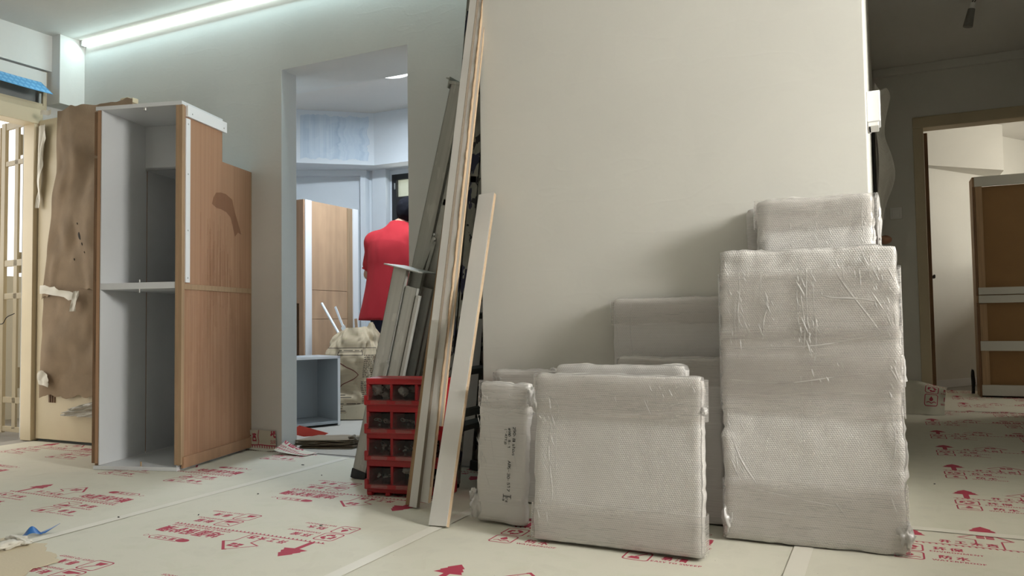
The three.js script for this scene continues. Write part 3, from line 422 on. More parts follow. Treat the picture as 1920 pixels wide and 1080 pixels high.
{ // steel gate folded out into the corridor
  const a = vec([-5.06, 0, -3.165]), dir = vec([-1.972, 0, -0.156]).normalize(), turn = Math.atan2(-dir.z, dir.x);
  const g = thing('metal_gate', 'cream painted metal gate of upright bars standing open in the entrance', 'gate', a.toArray(), turn);
  // local x runs along the gate away from its hinge
  part(g, 'frame', [bx(0, 0.0, -0.012, 0.055, 2.1, 0.012, 0.003), bx(0.31, 0.0, -0.012, 0.36, 2.1, 0.012, 0.003)], M.cream);
  for (const [y0, y1] of [[0.01, 0.045], [0.20, 0.24], [0.895, 0.935], [1.115, 1.16], [1.80, 1.835], [2.05, 2.1]]) part(g, 'rail', bx(0.05, y0, -0.008, 0.31, y1, 0.008, 0.003), M.cream);
  part(g, 'upright_bar', bx(0.15, 0.03, -0.008, 0.195, 2.06, 0.008, 0.003), M.cream);
  for (const y of [0.32, 0.42, 1.09, 1.82, 1.9]) part(g, 'hinge', bx(-0.045, y, -0.025, 0.0, y + 0.085, 0.025, 0.003), M.creamDull);
  for (const y of [0.30, 1.07, 1.87]) part(g, 'hinge', bx(0.16, y, 0.012, 0.19, y + 0.14, 0.03, 0.003), M.creamDull);
  const g2 = thing('metal_gate', 'second leaf of the cream metal gate, cut by the left edge of the photo', 'gate', a.clone().addScaledVector(dir, 0.375).add(vec([0, 0, -0.01])).toArray(), turn - 0.12);
  part(g2, 'frame', bx(0, 0, -0.02, 0.05, 2.08, 0.02, 0.004), M.cream);
  for (const y of [0.02, 0.22, 0.9, 1.13, 1.8, 2.04]) part(g2, 'rail', bx(0.05, y, -0.013, 0.5, y + 0.04, 0.013, 0.003), M.cream);
  for (const x of [0.2, 0.36]) part(g2, 'upright_bar', bx(x, 0.03, -0.012, x + 0.03, 2.06, 0.012, 0.003), M.cream);
  const w = thing('wire', 'bent dark wire hooked on the cream gate', 'wire', [0, 0, 0]);
  part(w, 'wire_end', tube([[-5.39, 0.93, -3.13], [-5.345, 0.86, -3.12], [-5.37, 0.77, -3.12]], 0.005, 12), M.rubber);
  part(w, 'loop', tube([[-5.38, 0.80, -3.12], [-5.33, 0.74, -3.11], [-5.26, 0.73, -3.11], [-5.2, 0.77, -3.10], [-5.1, 0.795, -3.09]], 0.0028, 24), M.rubber);
}
{ // blue flap over the transom
  const f = tag(part(scene, 'blue_flap', sheet(20, 6, (s, t) => [-4.80 + 0.075 * (1 - t), 2.185 + t * 0.08 - 0.003 * Math.sin(s * 9), -2.05 - s * (1.005 + 0.03 * (1 - t))], (s, t) => [s * 1.05, t * 0.1], 0.003), std({ roughness: 0.5, map: rep(canvasTex(64, 64, (g) => { g.fillStyle = 'rgb(92,164,220)'; g.fillRect(0, 0, 64, 64); g.fillStyle = 'rgb(128,192,236)'; g.beginPath(); g.moveTo(32, 8); g.lineTo(56, 32); g.lineTo(32, 56); g.lineTo(8, 32); g.fill(); }), 0.035) })), 'blue protective film flap tilted out below the transom over the entrance', 'film');
}
{ // light strip along the top of the back wall
  const l = thing('light_strip', 'glowing white strip light along the top of the back wall', 'strip light');
  const lm = std({ color: col(1, 1, 1), emissive: col(0.88, 1.0, 0.94), emissiveIntensity: 3, roughness: 0.4 });
  part(l, 'diffuser', bx(-4.70, CEIL - 0.034, WB + 0.034, -1.52, CEIL - 0.002, WB + 0.004, 0.008), lm);
  part(l, 'end_cap', [bx(-4.715, CEIL - 0.036, WB + 0.036, -4.70, CEIL - 0.002, WB + 0.004, 0.003)], M.whiteTrim);
  areaLight('light_strip_glow', [0.70, 0.97, 1.0], 26, 3.18, 0.03, [-3.11, CEIL - 0.037, WB + 0.04], [-3.11, 1.6, WB + 0.9]);
}

// ---------------------------------------------------------------- wrapped panels along the central wall
function wrapGeo(w, h, d, seed, amp = 0.004, r = 0.012, cell = 0.014) {
  let g = new THREE.BoxGeometry(w, h, d, Math.ceil(w / cell), Math.ceil(h / cell), Math.max(3, Math.ceil(d / 0.008)));
  g.deleteAttribute('uv'); g.deleteAttribute('normal'); g = mergeVertices(g, 1e-5);
  const p = g.attributes.position, uv = new Float32Array(p.count * 2), c = new THREE.Vector3(), n = new THREE.Vector3();
  for (let i = 0; i < p.count; i++) {
    c.set(p.getX(i), p.getY(i), p.getZ(i)); const q = new THREE.Vector3(Math.max(-w / 2 + r, Math.min(w / 2 - r, c.x)), Math.max(-h / 2 + r, Math.min(h / 2 - r, c.y)), Math.max(-d / 2 + r, Math.min(d / 2 - r, c.z)));
    n.copy(c).sub(q).normalize();
    const edge = Math.max(Math.abs(c.x) / (w / 2), Math.abs(c.y) / (h / 2)), e4 = Math.pow(edge, 10);
    const k = amp * (0.8 * fbm(c.x * 7 + seed, c.y * 5, c.z * 7, 3) + (0.5 + 1.6 * e4) * Math.abs(noise3(c.x * 16, c.y * 22 + seed, c.z * 16)) + 0.5 * noise3(c.x * 60, c.y * 60, seed) * (0.2 + e4));
    const o = q.addScaledVector(n, r + k);
    if (Math.abs(n.x) > 0.75) { uv[2 * i] = c.z; uv[2 * i + 1] = c.y; } else if (Math.abs(n.y) > 0.75) { uv[2 * i] = c.x; uv[2 * i + 1] = c.z; } else { uv[2 * i] = c.x; uv[2 * i + 1] = c.y; }
    p.setXYZ(i, o.x, Math.max(-h / 2, o.y), o.z);
  }
  g.setAttribute('uv', new THREE.BufferAttribute(uv, 2)); g.translate(0, h / 2, d / 2); g.computeVertexNormals(); return g;
}
function bandGeo(w, h, d, y0, y1, seed, tiltY = 0, off = 0.005) { // a turn of stretch film round the parcel
  const W = w / 2 + off, D = d / 2 + off, r = 0.013, pts = [], nS = 30, cor = 4;
  const line = (ax, az, bx2, bz, k) => { for (let i = 0; i < k; i++) pts.push([ax + (bx2 - ax) * i / k, az + (bz - az) * i / k]); };
  const arc = (cx, cz, a0) => { for (let i = 0; i < cor; i++) { const a = a0 + (i / cor) * Math.PI / 2; pts.push([cx + r * Math.cos(a), cz + r * Math.sin(a)]); } };
  line(-W + r, D, W - r, D, nS); arc(W - r, D - r, Math.PI / 2); pts.splice(-cor, cor); for (let i = 0; i < cor; i++) { const a = Math.PI / 2 - (i / cor) * Math.PI / 2; pts.push([W - r + r * Math.cos(a), D - r + r * Math.sin(a)]); }
  line(W, D - r, W, -D + r, 4); for (let i = 0; i < cor; i++) { const a = -(i / cor) * Math.PI / 2; pts.push([W - r + r * Math.cos(a), -D + r + r * Math.sin(a)]); }
  line(W - r, -D, -W + r, -D, 10); for (let i = 0; i < cor; i++) { const a = -Math.PI / 2 - (i / cor) * Math.PI / 2; pts.push([-W + r + r * Math.cos(a), -D + r + r * Math.sin(a)]); }
  line(-W, -D + r, -W, D - r, 4); for (let i = 0; i < cor; i++) { const a = Math.PI - (i / cor) * Math.PI / 2; pts.push([-W + r + r * Math.cos(a), D - r + r * Math.sin(a)]); }
  const P = [], U = [], I = [], ny = Math.max(4, Math.ceil((y1 - y0) / 0.016)), n = pts.length; let run = 0;
  for (let i = 0; i <= n; i++) {
    const [x, z] = pts[i % n]; if (i) { const q = pts[(i - 1) % n]; run += Math.hypot(x - q[0], z - q[1]); }
    for (let j = 0; j <= ny; j++) {
      const t = j / ny, jag = (t === 0 || t === 1) ? 0.006 * noise3(x * 14, z * 14 + t * 9, seed) : 0, y = Math.max(0.003, y0 + t * (y1 - y0) + jag + tiltY * x / W), k = 1 + (0.0035 * (noise3(x * 8, y * 46 + seed, z * 8) + 0.4) + 0.002 * noise3(x * 30, y * 60, z * 30 + seed)) / 0.2;
      P.push(x * (1 + (k - 1) * 0.03) + (Math.abs(z) < D - 0.001 ? 0 : 0), y, z + Math.sign(z) * (k - 1) * 0.2 * (Math.abs(z) > D - 0.002 ? 1 : 0)); U.push(run, y);
    }
  }
  for (let i = 0; i < n; i++) for (let j = 0; j < ny; j++) { const a = i * (ny + 1) + j, b = a + ny + 1; I.push(a, b, b + 1, a, b + 1, a + 1); }
  const g = new THREE.BufferGeometry(); g.setAttribute('position', new THREE.Float32BufferAttribute(P, 3)); g.setAttribute('uv', new THREE.Float32BufferAttribute(U, 2)); g.setIndex(I); g.translate(0, 0, d / 2); g.computeVertexNormals(); return g;
}
function ridge(pts, w, hgt, z) { // a pleat of film: pts [x, y], standing hgt off the face at z
  const c = new THREE.CatmullRomCurve3(pts.map(([x, y]) => new THREE.Vector3(x, y, 0))), N = 30, P = [], I = [], U = [];
  for (let i = 0; i <= N; i++) {
    const t = i / N, p = c.getPoint(t), d = c.getTangent(t), sx = -d.y, sy = d.x, e = Math.pow(Math.sin(Math.PI * Math.min(0.999, Math.max(0.001, t))), 0.5), k = w / 2 * 0.62 * e * (0.7 + 0.5 * Math.abs(noise3(t * 9, pts[0][0] * 50, 1)));
    P.push(p.x + sx * k, p.y + sy * k, z, p.x + sx * k * 0.25, p.y + sy * k * 0.25, z + Math.min(hgt, k * 0.75) * e, p.x - sx * k, p.y - sy * k, z); U.push(t, 0, t, 0.5, t, 1);
  }
  for (let i = 0; i < N; i++) { const a = i * 3; I.push(a, a + 3, a + 4, a, a + 4, a + 1, a + 1, a + 4, a + 5, a + 1, a + 5, a + 2); }
  const g = new THREE.BufferGeometry(); g.setAttribute('position', new THREE.Float32BufferAttribute(P, 3)); g.setAttribute('uv', new THREE.Float32BufferAttribute(U, 2)); g.setIndex(I); g.computeVertexNormals(); return g;
}
function tuft(x, y, z, sx, sy, sz, seed) {
  const g = mergeVertices(metric(new THREE.IcosahedronGeometry(1, 4)), 1e-4), p = g.attributes.position;
  for (let i = 0; i < p.count; i++) { const a = p.getX(i), b = p.getY(i), c = p.getZ(i), k = 1 + 0.45 * noise3(a * 2.6 + seed, b * 2.6, c * 2.6) + 0.25 * noise3(a * 7, b * 7 + seed, c * 7); p.setXYZ(i, x + a * k * sx, Math.max(0.002, y + b * k * sy), z + c * k * sz); }
  g.computeVertexNormals(); return g;
}
function wrapped(label, o) { // back foot at x0..x1, zb; leaning so that the top is 'lean' further back
  const w = o.x1 - o.x0, h = o.h, d = o.d, g = thing('wrapped_panel', label, 'wrapped panel', [(o.x0 + o.x1) / 2, 0.003, o.zb], 0, o.group);
  g.rotation.x = -Math.atan2(o.lean ?? 0.03, h); g.rotation.y = o.turn ?? 0; g.rotation.order = 'YXZ'; if (o.roll) g.rotation.z = o.roll;
  part(g, 'bubble_wrap', wrapGeo(w, h, d, o.seed, o.amp, o.r), o.mat ?? M.wrap);
  for (const [y0, y1, t] of o.bands ?? []) part(g, 'stretch_film', bandGeo(w, h, d, y0, y1, o.seed + y0 * 9, t ?? 0, 0.0085 + y0 * 0.002), M.film);
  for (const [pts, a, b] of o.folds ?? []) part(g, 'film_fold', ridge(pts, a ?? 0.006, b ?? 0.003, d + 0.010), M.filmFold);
  for (const [cx, cy, sx, sy, n, sd] of o.creases ?? []) { const r = rng(sd), list = []; for (let i = 0; i < n; i++) { const x = cx + (r() - 0.5) * sx, y = cy + (r() - 0.5) * sy, l = 0.012 + r() * r() * 0.06, a = -0.32 + (r() - 0.5) * 0.5; list.push(ridge([[x - a * l / 2, y - l / 2], [x + (r() - 0.5) * 0.006, y], [x + a * l / 2, y + l / 2]], 0.004 + r() * 0.006, 0.004, d + 0.011)); } part(g, 'film_crease', list, M.crease ??= phy({ color: col(0.73, 0.715, 0.695), roughness: 0.3, transmission: 0.25, thickness: 0, ior: 1.6, clearcoat: 1, clearcoatRoughness: 0.26 })); }
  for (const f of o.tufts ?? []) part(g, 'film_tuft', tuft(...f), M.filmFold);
  for (const [x0, x1, y0, y1] of o.tapes ?? []) part(g, 'tape_strip', bx(x0, y0, d + 0.004, x1, y1, d + 0.0075, 0.001), M.filmClear);
  return g;
}
wrapped('tallest front wrapped panel, thick bubble wrap under bands of shiny film, at the hall corner', {
  x0: -0.478, x1: 0.034, h: 0.905, zb: -2.60, d: 0.085, lean: 0.03, seed: 3, amp: 0.006, r: 0.010, turn: 0.02, mat: M.wrap,
  bands: [[0.0, 0.19, 0.004], [0.40, 0.575, -0.006], [0.46, 0.66, 0.008], [0.63, 0.84, 0.003]],
  folds: [[[[-0.01, 0.86], [-0.015, 0.78], [-0.005, 0.66], [-0.01, 0.58]], 0.007, 0.005], [[[0.005, 0.87], [0.002, 0.74], [0.006, 0.63]], 0.006, 0.004], [[[0.025, 0.87], [0.022, 0.76], [0.026, 0.62], [0.02, 0.55]], 0.006, 0.005], [[[-0.022, 0.85], [-0.026, 0.72], [-0.014, 0.60]], 0.005, 0.004],
    [[[0.06, 0.885], [0.11, 0.79], [0.17, 0.70], [0.215, 0.63]], 0.009, 0.005], [[[0.045, 0.76], [0.07, 0.753], [0.16, 0.745], [0.24, 0.725]], 0.012, 0.006], [[[0.045, 0.775], [0.046, 0.755]], 0.008, 0.005], [[[-0.20, 0.87], [-0.198, 0.78], [-0.205, 0.70], [-0.20, 0.62]], 0.008, 0.004], [[[-0.21, 0.75], [-0.215, 0.68], [-0.21, 0.6]], 0.006, 0.004], [[[-0.11, 0.74], [-0.125, 0.69], [-0.13, 0.62]], 0.010, 0.004], [[[-0.13, 0.86], [-0.134, 0.78], [-0.14, 0.72]], 0.005, 0.003],
    [[[-0.24, 0.60], [-0.10, 0.603], [0.02, 0.606], [0.13, 0.625], [0.245, 0.645]], 0.006, 0.004], [[[-0.24, 0.50], [-0.08, 0.49], [0.1, 0.515], [0.24, 0.53]], 0.006, 0.004], [[[-0.235, 0.33], [-0.2, 0.24], [-0.15, 0.165]], 0.010, 0.005], [[[-0.24, 0.26], [-0.21, 0.19]], 0.008, 0.004], [[[-0.24, 0.175], [0, 0.135], [0.235, 0.115]], 0.005, 0.003], [[[-0.235, 0.11], [0, 0.085], [0.235, 0.06]], 0.004, 0.003], [[[0.06, 0.15], [0.10, 0.09]], 0.007, 0.004], [[[0.22, 0.46], [0.235, 0.33], [0.22, 0.24]], 0.007, 0.004],
    [[[0.19, 0.865], [0.18, 0.82], [0.195, 0.79]], 0.006, 0.004], [[[0.105, 0.86], [0.11, 0.80]], 0.006, 0.004], [[[-0.02, 0.55], [-0.02, 0.40], [-0.015, 0.26]], 0.004, 0.002], [[[0.01, 0.52], [0.015, 0.36]], 0.004, 0.002]],
  creases: [[-0.205, 0.74, 0.07, 0.26, 26, 1], [0.005, 0.72, 0.06, 0.26, 22, 2], [-0.115, 0.68, 0.05, 0.16, 9, 3], [0.2, 0.80, 0.08, 0.14, 14, 4], [-0.21, 0.3, 0.06, 0.2, 10, 5], [0.1, 0.83, 0.12, 0.08, 8, 6], [0.235, 0.45, 0.02, 0.7, 26, 7], [0.1, 0.5, 0.25, 0.2, 6, 8]],
  tufts: [[0.252, 0.055, 0.07, 0.022, 0.04, 0.03, 3], [-0.25, 0.06, 0.07, 0.018, 0.045, 0.03, 8], [0.26, 0.53, 0.04, 0.012, 0.05, 0.02, 5], [-0.25, 0.86, 0.05, 0.01, 0.02, 0.02, 2]],
});
wrapped('wrapped parcel standing tallest of all behind the tall panel, its top above it', { x0: -0.378, x1: -0.02, h: 1.09, zb: -2.735, d: 0.085, lean: 0.015, seed: 9, amp: 0.005, r: 0.03, bands: [[0.99, 1.085]], creases: [[0.0, 0.98, 0.2, 0.14, 12, 11], [0.15, 1.0, 0.03, 0.16, 10, 12]], folds: [[[[0.145, 1.08], [0.14, 1.0], [0.15, 0.9]], 0.006, 0.004], [[[-0.17, 1.05], [0.14, 1.03]], 0.005, 0.003], [[[-0.16, 0.91], [-0.10, 1.0]], 0.005, 0.003]], tufts: [[0.185, 1.0, 0.04, 0.012, 0.08, 0.03, 4]] });
wrapped('thin wrapped panel against the wall, peeping out left of the tallest parcel', { x0: -0.424, x1: -0.06, h: 1.075, zb: -2.792, d: 0.02, lean: 0.004, seed: 12, mat: M.wrapFlat });
wrapped('large square wrapped panel in front, standing lowest of the row on the floor paper', {
  x0: -1.03, x1: -0.497, h: 0.523, zb: -2.315, d: 0.062, lean: 0.045, seed: 21, amp: 0.003, mat: M.wrap, bands: [[0.395, 0.517, -0.004], [-0.01, 0.12, 0.003]],
  creases: [[-0.225, 0.25, 0.05, 0.4, 16, 31], [0.1, 0.46, 0.3, 0.08, 10, 32]], folds: [[[[-0.262, 0.41], [-0.08, 0.40], [0.1, 0.405], [0.262, 0.425]], 0.005, 0.003], [[[-0.262, 0.125], [0.0, 0.118], [0.262, 0.128]], 0.004, 0.0025], [[[-0.205, 0.40], [-0.215, 0.28], [-0.20, 0.15], [-0.205, 0.10]], 0.008, 0.003], [[[-0.19, 0.41], [-0.19, 0.25], [-0.185, 0.12]], 0.004, 0.002], [[[0.13, 0.51], [0.135, 0.41]], 0.004, 0.0025], [[[-0.25, 0.47], [-0.19, 0.43], [-0.18, 0.38]], 0.005, 0.003]], tufts: [[0.27, 0.42, 0.04, 0.01, 0.012, 0.02, 6], [-0.272, 0.43, 0.05, 0.012, 0.03, 0.015, 7]],
});
wrapped('wrapped panel right behind the large square one, only its top edge showing above', { x0: -1.03, x1: -0.585, h: 0.545, zb: -2.50, d: 0.06, lean: 0.02, seed: 25, bands: [] });
const hand = wrapped('small narrow wrapped panel with black handwriting, at the left end of the row', {
  x0: -1.312, x1: -1.122, h: 0.478, zb: -2.425, d: 0.04, lean: 0.05, seed: 31, amp: 0.005, turn: -0.06, mat: M.wrapFlat, bands: [[0.385, 0.475, -0.012]],
  creases: [[-0.07, 0.25, 0.05, 0.36, 14, 21], [0.0, 0.42, 0.18, 0.06, 10, 22]], folds: [[[[-0.10, 0.36], [-0.04, 0.385], [0.04, 0.40]], 0.007, 0.004], [[[-0.095, 0.385], [0.0, 0.365], [0.07, 0.395], [0.075, 0.36]], 0.006, 0.003], [[[-0.09, 0.3], [-0.085, 0.15]], 0.008, 0.003], [[[-0.05, 0.33], [-0.02, 0.2]], 0.004, 0.002], [[[0.05, 0.26], [0.07, 0.18]], 0.004, 0.002]], tufts: [[-0.095, 0.05, 0.035, 0.022, 0.035, 0.02, 11], [-0.112, 0.085, 0.03, 0.013, 0.02, 0.015, 12], [0.105, 0.435, 0.035, 0.016, 0.03, 0.012, 13]],
});
{ // the writing runs down the face, written with a marker
  const ink = canvasTex(256, 640, (g, w, h) => {
    g.clearRect(0, 0, w, h); g.fillStyle = '#1d1a18'; g.strokeStyle = '#1d1a18'; g.lineWidth = 5; const r = rng(4);
    const down = (s, x, y, size, gap) => { g.save(); g.translate(x, y); g.rotate(Math.PI / 2); let c = 0; for (const ch of s) { g.save(); g.translate(c, (r() - 0.5) * 8); g.rotate((r() - 0.5) * 0.2); g.font = size + 'px sans-serif'; g.fillText(ch, 0, 0); g.strokeText && (g.lineWidth = 1.6, g.strokeText(ch, 0, 0)); g.restore(); c += g.measureText(ch).width * 0 + size * 0.56 + gap; } g.restore(); };
    down('290-Bishan', 168, 26, 44, -2); down('#W0 8-1', 112, 36, 40, 2); down("('4713)", 70, 48, 34, 0); down('ABS-30-517', 120, 300, 44, 0);
    g.lineWidth = 6; g.beginPath(); g.moveTo(168, 570); g.lineTo(168, 604); g.moveTo(168, 588); g.lineTo(78, 584); g.moveTo(78, 568); g.lineTo(78, 602); g.stroke(); down("I'E", 110, 592, 30, -4); down('B', 68, 606, 30, 0);
  });
  part(hand, 'handwriting', (() => { const g = new THREE.PlaneGeometry(0.084, 0.27); g.translate(0.034, 0.205, 0.0478); return g; })(), std({ map: ink, transparent: true, alphaTest: 0.35, roughness: 0.6 }), 'black marker writing running downwards');
}
wrapped('low wrapped panel against the wall behind the one with handwriting', { x0: -1.40, x1: -1.06, h: 0.505, zb: -2.75, d: 0.05, lean: 0.02, seed: 36, mat: M.wrapFlat, bands: [[0.42, 0.50, 0.006]], tufts: [[-0.155, 0.47, 0.04, 0.02, 0.03, 0.015, 3], [0.08, 0.5, 0.04, 0.02, 0.014, 0.012, 5]] });
wrapped('wide wrapped panel against the wall, upper of the two left of the tall one', { x0: -0.915, x1: -0.475, h: 0.775, zb: -2.78, d: 0.045, lean: 0.012, seed: 41, amp: 0.003, bands: [[0.68, 0.772, 0.003]], folds: [[[[-0.145, 0.77], [-0.15, 0.66], [-0.14, 0.55]], 0.006, 0.003], [[[0.175, 0.77], [0.17, 0.60]], 0.006, 0.003], [[[-0.21, 0.75], [-0.195, 0.6]], 0.005, 0.003], [[[0.2, 0.76], [0.205, 0.6]], 0.005, 0.003]] });
wrapped('wrapped panel left of the tall one, lower of the pair against the wall', { x0: -0.87, x1: -0.505, h: 0.562, zb: -2.715, d: 0.055, lean: 0.008, seed: 44, amp: 0.003, mat: M.wrapFlat, bands: [[0.46, 0.56, 0.004]], folds: [[[[-0.17, 0.55], [0.16, 0.54]], 0.004, 0.003]] });

// ---------------------------------------------------------------- ladders, boards and drawer box
function stepLadder(label, o) { // near side at z = 0 (it faces the camera), treads run back to z = -depth; leans to the right
  const g = thing('step_ladder', label, 'ladder', [o.x, 0.004, o.z]), L = o.L, a = Math.atan(o.slope);
  g.rotation.z = -a;
  const channel = (x, w, z, out, y0, y1) => [bx(x, y0, z, x + w, y1, z - out * 0.003, 0.0008), bx(x, y0, z, x + 0.003, y1, z - out * 0.022, 0.0008), bx(x + w - 0.003, y0, z, x + w, y1, z - out * 0.022, 0.0008)];
  for (const [z, out] of [[0, 1], [-o.depth, -1]]) {
    part(g, 'front_rail', channel(0, o.w1, z, out, 0.03, L), o.mat);
    part(g, 'rear_rail', channel(o.w1 + 0.008, o.w2, z - out * 0.004, out, 0.03, L * 0.93), o.mat);
    part(g, 'rear_rail_edge', bx(o.w1 + 0.012 + o.w2, 0.03, z, o.w1 + 0.03 + o.w2, L * 0.9, z - out * 0.02, 0.002), o.mat);
    for (const x of [-0.004, o.w1 + 0.012]) part(g, 'foot', bx(x, 0.0, z + 0.004 * out, x + (x < 0 ? o.w1 + 0.008 : o.w2 + 0.01), 0.045, z - out * 0.032, 0.004), M.rubber);
  }
  const n = Math.floor((L - 0.15) / 0.25);
  for (let i = 0; i < n; i++) { const y = 0.22 + i * 0.25; part(g, 'tread', [bx(0.004, y, -0.004, o.w1 - 0.002, y + 0.025, -o.depth + 0.004, 0.002)], o.treadMat ?? o.mat); }
  for (let i = 0; i < n - 1; i += 2) { const y = 0.30 + i * 0.25; part(g, 'cross_bar', bx(o.w1 + 0.014, y, -0.004, o.w1 + o.w2, y + 0.03, -o.depth + 0.004, 0.002), o.treadMat ?? o.mat); }
  part(g, 'top_cap', o.top ? [bx(-0.05, L, 0.008, o.w1 + o.w2 + 0.005, L + 0.006, -o.depth - 0.008, 0.002)] : [bx(-0.012, L - 0.01, 0.004, o.w1 * 0.95, L + 0.004, -o.depth, 0.001), bx(-0.014, L - 0.03, 0.004, -0.008, L + 0.022, -o.depth, 0.001), bx(-0.03, L + 0.012, 0.004, -0.008, L + 0.018, -o.depth, 0.001)], o.mat);
  for (const [y0, y1, x0, x1] of o.braces ?? []) { const b = part(g, 'spreader_arm', [bar([x0, y0, 0.006], [x1, y1, 0.006], 0.016, 0.003)], o.mat); part(b, 'rivet', [cyl([x0, y0 + 0.012, 0.006], [x0, y0 + 0.012, 0.012], 0.006, 10), cyl([x1, y1 - 0.012, 0.006], [x1, y1 - 0.012, 0.012], 0.006, 10)], M.steel); }
  return g;
}
stepLadder('tall folded aluminium step ladder leaning to the right beside the central wall', { x: -2.238, z: -3.02, slope: 0.266, L: 1.86, depth: 0.25, w1: 0.075, w2: 0.062, mat: M.alu, braces: [[1.15, 0.73, 0.09, 0.012], [1.13, 0.67, 0.098, 0.062]] });
stepLadder('short folded aluminium step ladder with a flat cap, leaning in front of the tall one', { x: -2.2, z: -2.84, slope: 0.253, L: 0.975, depth: 0.155, w1: 0.072, w2: 0.06, mat: M.alu, top: true, braces: [[0.55, 0.3, 0.075, 0.052]] });
const splash = dataTex(128, 1024, (u, v) => {
  const n = tfbm(u, v, 3, 26, 3, 4), m = tfbm(u, v, 3, 14, 23, 4), b = tfbm(u, v, 2, 11, 43, 4); let c = [150, 150, 140].map((k) => k * (0.85 + 0.4 * (m - 0.5)));
  if (n > 0.68) c = [30, 31, 32]; else if (b > 0.69) c = [30, 32, 56]; else if (m > 0.71) c = [132, 128, 114]; return c;
}, true);
stepLadder('dark paint splashed painter step ladder standing between the boards and the central wall', { x: -1.785, z: -2.83, slope: 0.105, L: 2.15, depth: 0.40, w1: 0.07, w2: 0.045, mat: std({ map: rep(splash, 0.09, 1.1), roughness: 0.65, metalness: 0.2 }), treadMat: M.aluDark });

tag(part(scene, 'tan_batten', bar([-1.655, 0.004, -2.497], [-1.489, 2.3, -2.843], 0.034, 0.018), std({ color: col(0.66, 0.50, 0.31), roughness: 0.65, map: rep(T.grain, 0.2, 1.4) })), 'bare tan batten, leftmost of the long taped boards leaning on the wall corner', 'board');
const bd = (label, p, q, w, t, e = 1) => { const g = thing('white_board', label, 'board'); part(g, 'face', bar(p, q, w, t), M.boardFace ??= std({ color: col(0.76, 0.74, 0.70), roughness: 0.42, map: rep(T.plasterTone, 0.8) })); const dx = w / 2; part(g, 'cut_edge', bar([p[0] + dx, p[1], p[2]], [q[0] + dx, q[1], q[2]], 0.003, t * 0.98), e ? M.palePly ??= std({ color: col(0.66, 0.54, 0.40), roughness: 0.7, map: rep(T.grainSoft, 0.08, 0.6) }) : M.gapShade ??= std({ color: col(0.22, 0.18, 0.135), roughness: 0.8 }), 'bare plywood edge, coloured dark where it stands for a shaded gap'); return g; };  // the darker edge colour paints in the shaded gap between two boards
const b1 = bd('long white faced board next to the tan batten, reaching past the top of the photo', [-1.624, 0.004, -2.476], [-1.491, 2.3, -2.822], 0.034, 0.019, 0);
const b2 = bd('long white faced board with a rough torn edge, second of the taped pair', [-1.592, 0.02, -2.498], [-1.487, 2.3, -2.845], 0.044, 0.019);
part(b2, 'torn_edge', sheet(2, 160, (s, t) => { const y = 0.08 + t * 2.2, k = (y - 0.02) / 2.28; return [-1.592 + 0.105 * k + 0.022 + s * (0.003 + 0.0025 * Math.abs(noise3(y * 70, 1, 3))), y, -2.488 - 0.347 * k + 0.002 * noise3(y * 40, 2, 1)]; }, undefined, 0.003), M.plyEdge, 'torn plywood splinters');
bd('thin white strip behind the taped boards, close to the painter ladder', [-1.556, 0.3, -2.56], [-1.462, 2.3, -2.862], 0.016, 0.012);
tag(part(scene, 'packing_tape', (() => { const g = sheet(18, 20, (s, t) => { const y = 0.56 + t * 0.15, k = y / 2.3; return [-1.642 + s * 0.082 + 0.125 * k, y, -2.463 - 0.346 * k + 0.002 * noise3(s * 6, t * 14, 2)]; }, (s, t) => [s * 0.078, t * 0.15], 0.0006); return g; })(), M.filmClear), 'clear packing tape wound round the long leaning boards', 'tape');
bd('broad white faced plank with a pale ply edge, leaning alone right of the drawer box', [-1.399, 0.003, -2.283], [-1.458, 1.222, -2.786], 0.072, 0.017);

